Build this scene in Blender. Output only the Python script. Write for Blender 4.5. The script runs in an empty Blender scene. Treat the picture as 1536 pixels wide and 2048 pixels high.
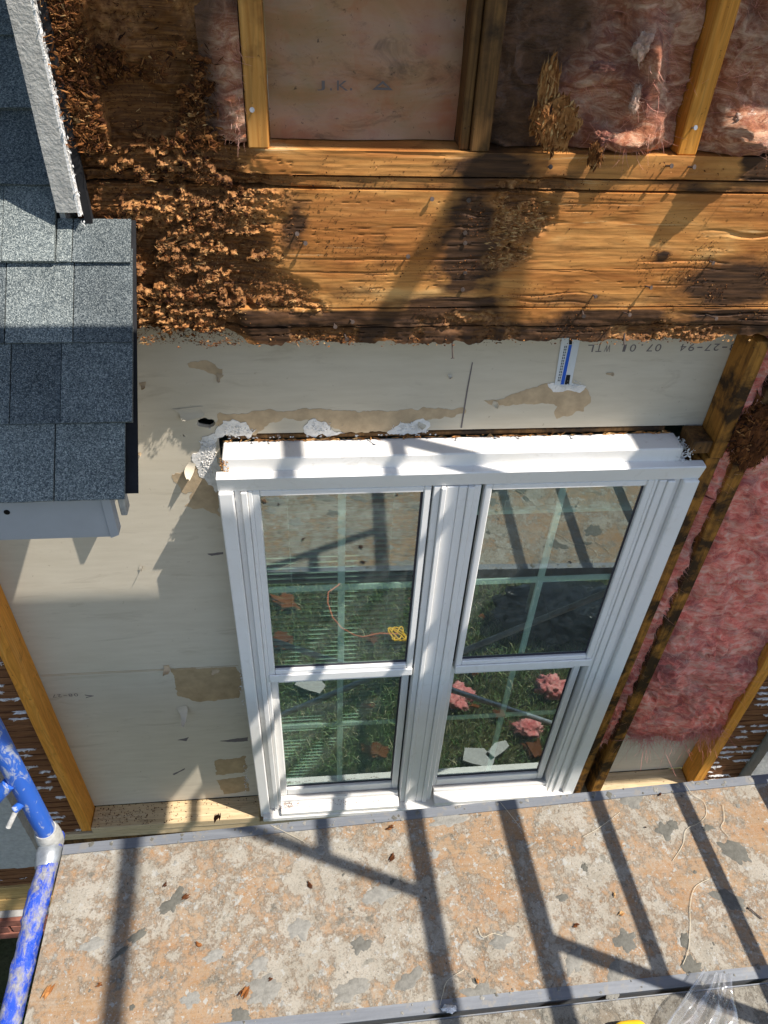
import bpy, math, random
import numpy as np
from mathutils import Vector, Matrix

# ------------------------------------------------------------------ scene, camera, light
SC = bpy.context.scene
COL = SC.collection
ZO = 4.30                      # the lawn is z = 0; the numbers below are heights relative to the lens
random.seed(7)
RNG = np.random.default_rng(7)

cam_d = bpy.data.cameras.new('camera')
cam = bpy.data.objects.new('camera', cam_d); COL.objects.link(cam)
SC.camera = cam
YAW, PITCH, ROLL, FPX = 0.12971773, -0.71940291, -0.05562371, 1515.55
_cy, _sy, _cp, _sp = math.cos(YAW), math.sin(YAW), math.cos(PITCH), math.sin(PITCH)
_f = Vector((_sy*_cp, _cy*_cp, _sp)); _r = Vector((_cy, -_sy, 0)); _d = _f.cross(_r)
_cr, _sr = math.cos(ROLL), math.sin(ROLL)
_r2 = _cr*_r + _sr*_d; _d2 = -_sr*_r + _cr*_d
cam.matrix_world = Matrix(((_r2.x, -_d2.x, -_f.x, 0.0), (_r2.y, -_d2.y, -_f.y, -1.483), (_r2.z, -_d2.z, -_f.z, ZO), (0, 0, 0, 1)))
cam_d.sensor_fit = 'VERTICAL'; cam_d.sensor_height = 36.0
cam_d.lens = FPX/2048*36.0
cam_d.clip_start = 0.02; cam_d.clip_end = 500

SUN_TO = Vector((0.478, -0.2145, 0.852)).normalized()
world = bpy.data.worlds.new('World'); SC.world = world; world.use_nodes = True
wn = world.node_tree.nodes; wl = world.node_tree.links
sky = wn.new('ShaderNodeTexSky'); sky.sky_type = 'NISHITA'; sky.sun_disc = False
sky.sun_elevation = math.asin(SUN_TO.z)
sky.sun_rotation = math.atan2(SUN_TO.x, SUN_TO.y)
bg = wn['Background']; bg.inputs[1].default_value = 0.13
wl.new(sky.outputs[0], bg.inputs[0])
sun_d = bpy.data.lights.new('sun', 'SUN'); sun_d.energy = 5.0; sun_d.angle = math.radians(0.38); sun_d.color = (1.0, 0.94, 0.86)
sun = bpy.data.objects.new('sun', sun_d); COL.objects.link(sun)
sun.location = (3, -3, 9)
sun.rotation_euler = (-SUN_TO).to_track_quat('-Z', 'Y').to_euler()
SC.view_settings.view_transform = 'Standard'; SC.view_settings.look = 'None'
SC.view_settings.exposure = 0.62; SC.view_settings.gamma = 1.0

SC.cycles.max_bounces = 6; SC.cycles.diffuse_bounces = 3; SC.cycles.glossy_bounces = 3; SC.cycles.transparent_max_bounces = 10
SC.cycles.caustics_reflective = False; SC.cycles.caustics_refractive = False

# ------------------------------------------------------------------ numpy noise
def _hash(ix, iy, iz, seed):
    h = (ix.astype(np.int64)*374761393 + iy.astype(np.int64)*668265263 + iz.astype(np.int64)*2147483647 + seed*974711) & 0xffffffff
    h = ((h ^ (h >> 13))*1274126177) & 0xffffffff
    h = ((h ^ (h >> 16))*2246822519) & 0xffffffff
    return ((h ^ (h >> 15)) & 0xffffff)/float(0xffffff)
def vnoise(x, y, z, seed=0):
    x, y, z = np.broadcast_arrays(np.asarray(x, float), np.asarray(y, float), np.asarray(z, float))
    fx, fy, fz = np.floor(x), np.floor(y), np.floor(z)
    ux, uy, uz = x-fx, y-fy, z-fz
    sx, sy, sz = [u*u*u*(u*(u*6-15)+10) for u in (ux, uy, uz)]
    out = 0
    for a in (0, 1):
        for b in (0, 1):
            for c in (0, 1):
                out = out + _hash(fx+a, fy+b, fz+c, seed)*(sx if a else 1-sx)*(sy if b else 1-sy)*(sz if c else 1-sz)
    return out*2-1
def fbm(x, y, z, oct=4, seed=0, gain=0.5):
    s = 0; a = 1; t = 0
    for o in range(oct):
        s = s + a*vnoise(np.asarray(x)*2**o, np.asarray(y)*2**o, np.asarray(z)*2**o, seed+o*17); t += a; a *= gain
    return s/t
def ridge(x, y, z, oct=4, seed=0):
    s = 0; a = 1; t = 0
    for o in range(oct):
        s = s + a*(1-2*np.abs(vnoise(np.asarray(x)*2**o, np.asarray(y)*2**o, np.asarray(z)*2**o, seed+o*17))); t += a; a *= .5
    return s/t
def worley(x, y, seed=0):
    x = np.asarray(x, float); y = np.asarray(y, float)
    fx, fy = np.floor(x), np.floor(y); d1 = np.full(x.shape, 9.); d2 = np.full(x.shape, 9.); idv = np.zeros(x.shape)
    for a in (-1, 0, 1):
        for b in (-1, 0, 1):
            cx, cy = fx+a, fy+b
            px = cx+_hash(cx, cy, cx*0+3, seed); py = cy+_hash(cx, cy, cx*0+7, seed)
            d = np.hypot(px-x, py-y); v = _hash(cx, cy, cx*0+11, seed)
            idv = np.where(d < d1, v, idv)
            d2 = np.where(d < d1, d1, np.minimum(d2, d)); d1 = np.minimum(d1, d)
    return d1, d2, idv
def sstep(a, b, x):
    t = np.clip((np.asarray(x, float)-a)/(b-a), 0, 1); return t*t*(3-2*t)
def blob(x, z, cx, cz, rx, rz, soft=0.5, seed=1, wob=0.35, wf=14):
    d = np.hypot((x-cx)/rx, (z-cz)/rz) + wob*fbm(x*wf, z*wf, 0.3*seed, 3, seed)
    return 1-sstep(1-soft, 1+soft*0.3, d)

# ------------------------------------------------------------------ objects
def mesh_from(name, v, f, m=None, smooth=False, attrs=None):
    me = bpy.data.meshes.new(name)
    me.from_pydata([tuple(map(float, p)) for p in v], [], [tuple(map(int, q)) for q in f])
    if attrs:
        for k, a in attrs.items():
            at = me.attributes.new(k, 'FLOAT', 'POINT'); at.data.foreach_set('value', np.asarray(a, np.float32).ravel())
    if smooth: me.polygons.foreach_set('use_smooth', np.ones(len(me.polygons), bool))
    if m: me.materials.append(m)
    me.update(); return me
def link(name, data, parent=None, label=None, cat=None, group=None, kind=None, base=None):
    o = bpy.data.objects.new(name, data); COL.objects.link(o)
    if parent is not None:
        o.parent = parent
        o.location = off(parent)
    else:
        if base is not None: o.location = (base[0], base[1], base[2]+ZO); o['_b'] = 1
        else: o.location = (0, 0, ZO)
    if label: o['label'] = label
    if cat: o['category'] = cat
    if group: o['group'] = group
    if kind: o['kind'] = kind
    return o
BASES = {}
def off(parent):
    b = BASES.get(parent.name, (0, 0, 0)); return (-b[0], -b[1], -b[2])
def thing(name, label, cat, base, group=None, kind=None):
    o = bpy.data.objects.new(name, None); COL.objects.link(o)
    o.empty_display_size = 0.05
    o.location = (base[0], base[1], base[2]+ZO); BASES[o.name] = tuple(base)
    if label: o['label'] = label
    if cat: o['category'] = cat
    if group: o['group'] = group
    if kind: o['kind'] = kind
    return o
class MB:
    def __init__(s): s.v = []; s.f = []
    def add(s, v, f):
        b = len(s.v); s.v += [tuple(p) for p in v]; s.f += [tuple(i+b for i in q) for q in f]; return s
    def box(s, x0, x1, y0, y1, z0, z1):
        return s.add([(x0, y0, z0), (x1, y0, z0), (x1, y1, z0), (x0, y1, z0), (x0, y0, z1), (x1, y0, z1), (x1, y1, z1), (x0, y1, z1)],
                     [(0, 3, 2, 1), (4, 5, 6, 7), (0, 1, 5, 4), (1, 2, 6, 5), (2, 3, 7, 6), (3, 0, 4, 7)])
    def bbox(s, x0, x1, y0, y1, z0, z1, b=0.002):
        # box with chamfered edges
        X, Y, Z = (x0, x1), (y0, y1), (z0, z1); vs = []; idx = {}
        for i in (0, 1):
            for j in (0, 1):
                for k in (0, 1):
                    sx, sy, sz = (1, -1)[i]*b, (1, -1)[j]*b, (1, -1)[k]*b
                    idx[i, j, k, 0] = len(vs); vs.append((X[i], Y[j]+sy, Z[k]+sz))
                    idx[i, j, k, 1] = len(vs); vs.append((X[i]+sx, Y[j], Z[k]+sz))
                    idx[i, j, k, 2] = len(vs); vs.append((X[i]+sx, Y[j]+sy, Z[k]))
        fs = []
        for i in (0, 1):
            q = [idx[i, 0, 0, 0], idx[i, 1, 0, 0], idx[i, 1, 1, 0], idx[i, 0, 1, 0]]; fs.append(q if i else q[::-1])
            q = [idx[0, i, 0, 1], idx[0, i, 1, 1], idx[1, i, 1, 1], idx[1, i, 0, 1]]; fs.append(q if i else q[::-1])
            q = [idx[0, 0, i, 2], idx[1, 0, i, 2], idx[1, 1, i, 2], idx[0, 1, i, 2]]; fs.append(q if i else q[::-1])
        for a in (0, 1):
            for c in (0, 1):
                fs.append([idx[a, c, 0, 0], idx[a, c, 1, 0], idx[a, c, 1, 1], idx[a, c, 0, 1]])
                fs.append([idx[a, 0, c, 0], idx[a, 1, c, 0], idx[a, 1, c, 2], idx[a, 0, c, 2]])
                fs.append([idx[0, a, c, 1], idx[1, a, c, 1], idx[1, a, c, 2], idx[0, a, c, 2]])
                for e in (0, 1): fs.append([idx[a, c, e, 0], idx[a, c, e, 1], idx[a, c, e, 2]])
        return s.add(vs, fs)
    def tube(s, p0, p1, r, n=16, r1=None, caps=True):
        return s.path([p0, p1], [r, r if r1 is None else r1], n, caps)
    def path(s, pts, r, n=10, caps=True):
        pts = [Vector(p) for p in pts]
        if not hasattr(r, '__len__'): r = [r]*len(pts)
        b = len(s.v); up = None
        for i, p in enumerate(pts):
            t = (pts[min(i+1, len(pts)-1)]-pts[max(i-1, 0)]).normalized()
            if up is None:
                up = Vector((0, 0, 1)) if abs(t.z) < 0.9 else Vector((1, 0, 0))
            u = (up - t*up.dot(t)).normalized(); w = t.cross(u); up = u
            for k in range(n):
                a = 2*math.pi*k/n; q = p + (u*math.cos(a) + w*math.sin(a))*r[i]; s.v.append(tuple(q))
        for i in range(len(pts)-1):
            for k in range(n):
                k2 = (k+1) % n; s.f.append((b+i*n+k, b+i*n+k2, b+(i+1)*n+k2, b+(i+1)*n+k))
        if caps:
            s.f.append(tuple(b+k for k in range(n))[::-1]); s.f.append(tuple(b+(len(pts)-1)*n+k for k in range(n)))
        return s
    def prism(s, pts, d):
        # pts: polygon of 3d points, extruded by vector d
        n = len(pts); b = len(s.v); d = Vector(d)
        s.v += [tuple(p) for p in pts] + [tuple(Vector(p)+d) for p in pts]
        s.f.append(tuple(range(b, b+n))); s.f.append(tuple(range(b+2*n-1, b+n-1, -1)))
        for k in range(n): s.f.append((b+k, b+n+k, b+n+(k+1) % n, b+(k+1) % n))
        return s
    def me(s, name, m=None, smooth=False): return mesh_from(name, s.v, s.f, m, smooth)
    def obj(s, name, m, parent=None, smooth=False, **k): return link(name, s.me(name, m, smooth), parent, **k)
def fixn(o):
    import bmesh
    bm = bmesh.new(); bm.from_mesh(o.data); bmesh.ops.recalc_face_normals(bm, faces=bm.faces); bm.to_mesh(o.data); bm.free(); return o
def autosmooth(o, deg=40):
    me = o.data; me.polygons.foreach_set('use_smooth', np.ones(len(me.polygons), bool))
    try: me.set_sharp_from_angle(angle=math.radians(deg))
    except Exception: pass
    return o

# ------------------------------------------------------------------ materials
class NT:
    def __init__(s, name, rough=0.7, spec=0.3):
        s.m = bpy.data.materials.new(name); s.m.use_nodes = True
        s.t = s.m.node_tree; s.n = s.t.nodes; s.b = s.n['Principled BSDF']
        s.b.inputs['Roughness'].default_value = rough; s.b.inputs['Specular IOR Level'].default_value = spec
        s.co = s.n.new('ShaderNodeTexCoord').outputs['Object']
    def L(s, a, b): s.t.links.new(a, b)
    def val(s, sock, v):
        if hasattr(v, 'is_output'): s.L(v, sock)
        elif v is not None:
            if isinstance(v, (tuple, list)) and len(v) == 3 and sock.type == 'RGBA': v = (*v, 1)
            sock.default_value = v
    def map(s, sc=(1, 1, 1), rot=(0, 0, 0), loc=(0, 0, 0), co=None):
        n = s.n.new('ShaderNodeMapping'); s.L(co or s.co, n.inputs[0])
        n.inputs['Scale'].default_value = sc; n.inputs['Rotation'].default_value = rot; n.inputs['Location'].default_value = loc
        return n.outputs[0]
    def noise(s, sc=(1, 1, 1), scale=1, det=5, rough=.55, dist=0, loc=(0, 0, 0), col=False, co=None):
        n = s.n.new('ShaderNodeTexNoise'); s.L(s.map(sc, loc=loc, co=co), n.inputs['Vector'])
        n.inputs['Scale'].default_value = scale; n.inputs['Detail'].default_value = det
        n.inputs['Roughness'].default_value = rough; n.inputs['Distortion'].default_value = dist
        return n.outputs['Color' if col else 'Fac']
    def voro(s, sc=(1, 1, 1), scale=1, feat='F1', out='Distance', rnd=1, co=None):
        n = s.n.new('ShaderNodeTexVoronoi'); s.L(s.map(sc, co=co), n.inputs['Vector']); n.feature = feat
        n.inputs['Scale'].default_value = scale; n.inputs['Randomness'].default_value = rnd
        return n.outputs[out]
    def wave(s, sc=(1, 1, 1), scale=1, dist=4, det=3, dsc=1.5, dirn='Z', loc=(0, 0, 0)):
        n = s.n.new('ShaderNodeTexWave'); s.L(s.map(sc, loc=loc), n.inputs['Vector']); n.bands_direction = dirn
        n.inputs['Scale'].default_value = scale; n.inputs['Distortion'].default_value = dist
        n.inputs['Detail'].default_value = det; n.inputs['Detail Scale'].default_value = dsc
        return n.outputs['Fac']
    def ramp(s, f, *st, interp='LINEAR'):
        n = s.n.new('ShaderNodeValToRGB'); s.L(f, n.inputs[0]); r = n.color_ramp; r.interpolation = interp
        while len(r.elements) < len(st): r.elements.new(0.5)
        for e, (p, c) in zip(r.elements, st):
            e.position = p; e.color = (c, c, c, 1) if not hasattr(c, '__len__') else (*c, 1)
        return n.outputs[0]
    def mix(s, f, a, b, mode='MIX'):
        n = s.n.new('ShaderNodeMix'); n.data_type = 'RGBA'; n.blend_type = mode; n.clamp_factor = True
        s.val(n.inputs[0], f); s.val(n.inputs[6], a); s.val(n.inputs[7], b); return n.outputs[2]
    def math(s, op, a, b=None, clamp=False):
        n = s.n.new('ShaderNodeMath'); n.operation = op; n.use_clamp = clamp
        s.val(n.inputs[0], a)
        if b is not None: s.val(n.inputs[1], b)
        return n.outputs[0]
    def attr(s, name):
        n = s.n.new('ShaderNodeAttribute'); n.attribute_name = name; return n.outputs['Fac']
    def rnd(s): return s.n.new('ShaderNodeObjectInfo').outputs['Random']
    def bump(s, h, st=.5, d=.002):
        n = s.n.new('ShaderNodeBump'); n.inputs['Strength'].default_value = st; n.inputs['Distance'].default_value = d
        s.L(h, n.inputs['Height']); s.L(n.outputs[0], s.b.inputs['Normal']); return s
    def color(s, c): s.val(s.b.inputs['Base Color'], c); return s
    def rough(s, c): s.val(s.b.inputs['Roughness'], c); return s

AX = {'x': (1.6, 55, 55), 'z': (55, 55, 1.6), 'y': (55, 1.6, 55)}
AX2 = {'x': (.8, 9, 9), 'z': (9, 9, .8), 'y': (9, .8, 9)}
def wood(name, dark, mid, light, axis='x', stain=(0.05, 0.03, 0.015), amt=.5, sscale=5, spots=True, bump=.5, loc=(0, 0, 0), rough=.7):
    t = NT(name, rough, .25)
    g = t.noise(AX[axis], 1.6, 6, .65, 0.4, loc); f = t.noise(AX2[axis], 2.2, 3, .5, 1.6, loc)
    band = t.math('FRACT', t.math('MULTIPLY', f, 9.0))
    line = t.ramp(band, (0, .55), (.6, 1), (.93, .85), (1, .5))
    c = t.ramp(g, (.25, dark), (.5, mid), (.75, light))
    c = t.mix(.55, c, line, 'MULTIPLY')
    st = t.noise((1, 1, 1), sscale, 5, .62, .3, loc)
    lo = .72-.4*amt
    c = t.mix(t.ramp(st, (lo, 0), (lo+.16, .92)), c, stain)
    if spots:
        sp = t.noise((1, 1, 1), 70, 3, .6); c = t.mix(t.ramp(sp, (.66, 0), (.74, .85)), c, stain)
    t.color(c); t.bump(t.mix(.4, g, line), bump, .0012)
    return t.m
def plain(name, c, rough=.6, spec=.4, var=.12, sc=20, bump=0, bs=200, metal=0):
    t = NT(name, rough, spec); n = t.noise((1, 1, 1), sc, 4, .6)
    a = tuple(x*(1-var) for x in c); b = tuple(min(1, x*(1+var)) for x in c)
    t.color(t.ramp(n, (.3, a), (.7, b)))
    t.b.inputs['Metallic'].default_value = metal
    if bump: t.bump(t.noise((1, 1, 1), bs, 4, .6), bump, .002)
    return t.m

MAT = {}
MAT['stud'] = wood('stud_wood', (.34, .13, .026), (.58, .26, .058), (.70, .37, .105), 'z', (.09, .035, .012), .30, 5)
MAT['stud_new'] = wood('new_stud_wood', (.55, .205, .026), (.70, .285, .042), (.78, .375, .08), 'z', (.16, .055, .011), .24, 9, True, .4)
MAT['stud_dark'] = wood('damp_stud_wood', (.055, .027, .011), (.15, .072, .022), (.27, .14, .045), 'z', (.018, .011, .007), .70, 8)
MAT['stud_mold'] = wood('mouldy_stud_wood', (.12, .050, .010), (.34, .145, .024), (.50, .235, .045), 'z', (.013, .008, .005), .78, 12)
MAT['board_dark'] = wood('dark_rotten_board', (.020, .011, .006), (.05, .026, .012), (.10, .05, .02), 'z', (.008, .005, .004), .55, 6)
MAT['sillwood'] = wood('pale_sill_wood', (.50, .36, .19), (.58, .44, .26), (.64, .51, .33), 'x', (.20, .10, .05), .12, 9)
MAT['sillold'] = wood('old_plate_wood', (.36, .22, .08), (.46, .30, .11), (.56, .38, .16), 'x', (.12, .06, .02), .2, 9)
def header_mat():
    t = NT('weathered_header_wood', .72, .25)
    g = t.noise((1.6, 1, 95), 1.5, 6, .62, .3); f = t.noise((.55, 1, 5), 1.7, 2, .45, 1.2)
    band = t.math('FRACT', t.math('MULTIPLY', f, 13.0))
    line = t.ramp(band, (0, .34), (.22, .8), (.6, 1), (.93, .92), (1, .34))
    tone = t.noise((1.3, 1, 4), 2.6, 5, .6, .8, (3, 0, 1))
    c = t.ramp(tone, (.30, (.31, .102, .022)), (.45, (.54, .215, .052)), (.60, (.70, .325, .092)), (.74, (.82, .47, .175)))
    c = t.mix(.42, c, line, 'MULTIPLY'); c = t.mix(.5, c, t.ramp(g, (.28, .42), (.62, 1)), 'MULTIPLY')
    pale = t.noise((1.2, 1, 22), 2.2, 7, .72, .4, (2, 0, 6))
    c = t.mix(t.ramp(pale, (.61, 0), (.68, .7)), c, (.88, .62, .31))
    red = t.noise((1.4, 1, 4), 2.4, 4, .6, .6, (8, 0, 3)); c = t.mix(t.ramp(red, (.50, 0), (.66, .6)), c, (.38, .135, .035))
    st = t.attr('stain'); sn = t.noise((1.6, 1, 20), 3, 7, .75, .6); sb = t.noise((1, 1, 2.0), 12, 6, .7, .5)
    sm = t.math('SUBTRACT', t.math('MULTIPLY', st, 2.1), t.math('MULTIPLY', t.math('ADD', sn, sb), .85), True)
    c = t.mix(t.math('MULTIPLY', sm, 1.6, True), c, t.ramp(t.noise((5, 1, 60), 2, 5), (.3, (.022, .012, .008)), (.75, (.12, .055, .022))))
    ro = t.attr('rot'); il = t.attr('isl'); rn = t.noise((1, 1, 1.3), 75, 7, .74); fn = t.noise((1.2, 1, 30), 6, 6, .7, .6)
    crumb = t.ramp(rn, (.30, (.09, .032, .010)), (.44, (.32, .130, .040)), (.57, (.54, .27, .095)), (.74, (.74, .46, .20)))
    heap = t.noise((1, 1, 1), 8, 4, .6, .4, (5, 0, 2)); crumb = t.mix(t.ramp(heap, (.42, 0), (.60, .85)), crumb, t.ramp(rn, (.3, (.045, .018, .008)), (.6, (.22, .095, .035)), (.8, (.42, .22, .09))))
    floor_ = t.ramp(fn, (.30, (.040, .016, .008)), (.50, (.165, .066, .019)), (.74, (.42, .19, .058)))  # recess floors: stained wood with shade put into the colour
    c = t.mix(t.math('MULTIPLY', ro, 1.2, True), c, t.mix(il, floor_, crumb))
    sp = t.noise((1, 1, 1.6), 130, 4, .7)
    c = t.mix(t.ramp(sp, (.64, 0), (.69, .85)), c, (.035, .018, .010))
    t.color(c); t.bump(t.mix(.4, g, t.noise((2, 1, 24), 6, 7, .78)), .55, .0022)
    return t.m
MAT['header'] = header_mat()
def chip_mat():
    t = NT('rotten_wood_chips', .85, .15)
    v = t.attr('tint'); n = t.noise((1, 1, 1), 120, 5, .7)
    c = t.ramp(v, (0, (.028, .011, .006)), (.35, (.125, .042, .013)), (.6, (.30, .112, .032)), (.85, (.50, .235, .080)), (1, (.66, .40, .17)))
    c = t.mix(.7, c, t.ramp(n, (.3, .4), (.65, 1)), 'MULTIPLY')
    t.color(c); t.bump(n, .9, .003); return t.m
MAT['chip'] = chip_mat()
def pink_mat(name, a, b, c, dirt=.35):
    t = NT(name, .95, .05)
    n = t.noise((1, 1, 2.6), 17, 7, .72, 1.0); m = t.noise((1, 1, 1), 7, 5, .62, 1.2)
    col = t.ramp(n, (.30, a), (.47, b), (.64, c))
    col = t.mix(t.ramp(m, (.48, 0), (.64, dirt)), col, (.20, .075, .085))
    col = t.mix(t.math('MULTIPLY', t.attr('dirt'), 1.0, True), col, t.ramp(n, (.3, (.05, .026, .014)), (.7, (.26, .13, .07))))
    t.color(col); t.bump(t.noise((1, 1, 3), 70, 7, .78, 1.0), .9, .006)
    t.b.inputs['Sheen Weight'].default_value = .15
    return t.m
MAT['pink'] = pink_mat('pink_fibreglass', (.46, .065, .045), (.90, .235, .165), (.97, .56, .42), .6)
MAT['pink2'] = pink_mat('dirty_pink_fibreglass', (.18, .055, .025), (.54, .20, .100), (.90, .58, .38), .6)
MAT['pinkfibre'] = pink_mat('pink_fibre_strand', (.66, .20, .14), (.86, .38, .28), (.93, .60, .48), 0)
MAT['pinkpale'] = pink_mat('pale_pink_fibreglass', (.60, .28, .18), (.82, .52, .38), (.92, .74, .60), 0)
MAT['pinkbright'] = pink_mat('bright_pink_fibreglass', (.46, .09, .09), (.62, .20, .185), (.74, .38, .33), 0)
def drywall_mat():
    t = NT('drywall_backing_paper', .9, .15)
    n = t.noise((1, 1, 6), 9, 5, .6); m = t.noise((1, 1, 1), 2.5, 4, .6)
    c = t.ramp(n, (.3, (.53, .465, .36)), (.7, (.585, .52, .41)))
    c = t.mix(t.ramp(m, (.5, 0), (.75, .35)), c, (.46, .40, .30))
    s = t.noise((1, 1, 1), 55, 4, .7); c = t.mix(t.ramp(s, (.665, 0), (.72, .55)), c, (.25, .19, .13))
    d = t.noise((1, 1, 5), 3.5, 6, .7, 1.2, (9, 1, 3)); c = t.mix(t.ramp(d, (.58, 0), (.70, .32)), c, (.30, .24, .17))
    t.color(c); t.bump(t.noise((20, 1, 60), 6, 5, .6), .15, .001); return t.m
MAT['drywall'] = drywall_mat()
MAT['tan'] = plain('torn_brown_paper', (.46, .345, .22), .95, .1, .18, 30, .4, 90)
MAT['tan2'] = plain('torn_ochre_paper', (.40, .29, .165), .95, .1, .18, 24, .4, 90)
MAT['gyp'] = plain('gypsum_core', (.72, .69, .65), .95, .1, .15, 60, .8, 120)
MAT['black'] = plain('black_felt', (.012, .012, .014), .8, .3, .3, 40, .3)
def white_mat(name, c, dirt):
    t = NT(name, .38, .45); n = t.noise((1, 1, 1), 60, 5, .7); m = t.noise((1, 1, 1), 7, 4, .6)
    col = t.mix(t.ramp(n, (.68, 0), (.76, dirt)), c, (.28, .22, .16))
    col = t.mix(t.ramp(m, (.45, 0), (.75, dirt*.5)), col, (.60, .56, .48)); sm = t.noise((1, 1, 1), 22, 7, .75, .8, (2, 3, 4)); col = t.mix(t.ramp(sm, (.56, 0), (.68, dirt*.55)), col, (.48, .43, .36))
    t.color(col); t.bump(t.noise((1, 1, 1), 25, 3), .04, .002); return t.m
MAT['vinyl'] = white_mat('white_vinyl', (.80, .785, .76), .42)
MAT['vinyl_dirty'] = white_mat('dirty_white_vinyl', (.80, .775, .74), .8)
MAT['fascia'] = plain('painted_fascia', (.36, .37, .39), .45, .4, .06, 12, .08, 80)
MAT['muntin'] = plain('grille_vinyl', (.90, .93, .90), .5, .3, .03)
MAT['blind'] = plain('blind_slat', (.66, .78, .70), .5, .3, .05)
MAT['gasket'] = plain('black_gasket', (.03, .03, .045), .5, .4)
def glass_mat():
    t = NT('window_glass'); n = t.n; n.remove(t.b)
    gl = n.new('ShaderNodeBsdfGlossy'); gl.inputs['Roughness'].default_value = 0.0; gl.inputs['Color'].default_value = (.82, .95, .92, 1)
    tr = n.new('ShaderNodeBsdfTransparent'); tr.inputs['Color'].default_value = (.88, 1.0, .95, 1)
    fr = n.new('ShaderNodeFresnel'); fr.inputs['IOR'].default_value = 1.52
    f = t.math('ADD', t.math('MULTIPLY', fr.outputs[0], .35), .35, True)
    mx = n.new('ShaderNodeMixShader'); t.L(f, mx.inputs[0]); t.L(tr.outputs[0], mx.inputs[1]); t.L(gl.outputs[0], mx.inputs[2])
    bp = n.new('ShaderNodeBump'); bp.inputs['Strength'].default_value = .02; bp.inputs['Distance'].default_value = .004
    t.L(t.noise((1, 1, 3), 3, 2), bp.inputs['Height']); t.L(bp.outputs[0], gl.inputs['Normal'])
    df = n.new('ShaderNodeBsdfDiffuse'); df.inputs[0].default_value = (.62, .70, .66, 1)
    m2 = n.new('ShaderNodeMixShader'); t.L(t.ramp(t.noise((1, 1, 1), 30, 6, .7), (.35, .035), (.75, .12)), m2.inputs[0]); t.L(mx.outputs[0], m2.inputs[1]); t.L(df.outputs[0], m2.inputs[2])
    t.L(m2.outputs[0], n['Material Output'].inputs[0]); return t.m
MAT['glass'] = glass_mat()
def glass_back():
    t = NT('window_glass_inner'); n = t.n; n.remove(t.b); tr = n.new('ShaderNodeBsdfTransparent'); tr.inputs['Color'].default_value = (.86, .95, .91, 1)
    t.L(tr.outputs[0], n['Material Output'].inputs[0]); return t.m
MAT['glass_back'] = glass_back()
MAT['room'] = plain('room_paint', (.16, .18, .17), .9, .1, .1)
def shingle_mat():
    t = NT('shingle_granules', .92, .12)
    co = t.n.new('ShaderNodeVectorMath'); co.operation = 'ADD'; t.L(t.co, co.inputs[0])
    rv = t.n.new('ShaderNodeCombineXYZ'); r = t.rnd(); t.L(t.math('MULTIPLY', r, 7.), rv.inputs[0]); t.L(t.math('MULTIPLY', r, 3.), rv.inputs[2]); t.L(rv.outputs[0], co.inputs[1])
    C = co.outputs[0]
    v = t.voro((1, 1, 1), 560, out='Color', co=C); sep = t.n.new('ShaderNodeSeparateColor'); t.L(v, sep.inputs[0])
    c = t.ramp(sep.outputs[0], (0, (.070, .088, .098)), (.42, (.185, .212, .208)), (.75, (.29, .32, .305)), (1, (.50, .53, .49)))
    big = t.noise((1, 1, 1), 9, 3, .6, co=C)
    c = t.mix(.7, c, t.ramp(big, (.3, .62), (.7, 1.0)), 'MULTIPLY')
    c = t.mix(.8, c, t.ramp(r, (0, (.40, .42, .47)), (.5, (.75, .76, .79)), (1, (1, 1, 1))), 'MULTIPLY')
    t.color(c); t.bump(t.voro((1, 1, 1), 560, co=C), .8, .002); return t.m
MAT['shingle'] = shingle_mat()
def stucco_mat(name, a, b, sc=60):
    t = NT(name, .95, .1); n = t.noise((1, 1, 1), sc, 6, .65)
    t.color(t.ramp(n, (.3, a), (.7, b))); t.bump(t.noise((1, 1, 1), sc*2.6, 5, .6, .2), .8, .004); return t.m
MAT['stucco'] = stucco_mat('grey_stucco', (.34, .33, .31), (.47, .46, .43))
MAT['plaster'] = stucco_mat('white_plaster', (.70, .68, .65), (.84, .82, .80), 90)
def lath_mat():
    t = NT('brown_lath', .85, .2); n = t.noise((4, 1, 60), 2, 6, .7, .5)
    c = t.ramp(n, (.25, (.075, .03, .014)), (.55, (.20, .085, .035)), (.8, (.36, .18, .08)))
    w = t.noise((6, 1, 30), 4, 5, .7); c = t.mix(t.ramp(w, (.74, 0), (.78, .8)), c, (.60, .58, .55))
    t.color(c); t.bump(n, .8, .003); return t.m
MAT['lath'] = lath_mat()
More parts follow.
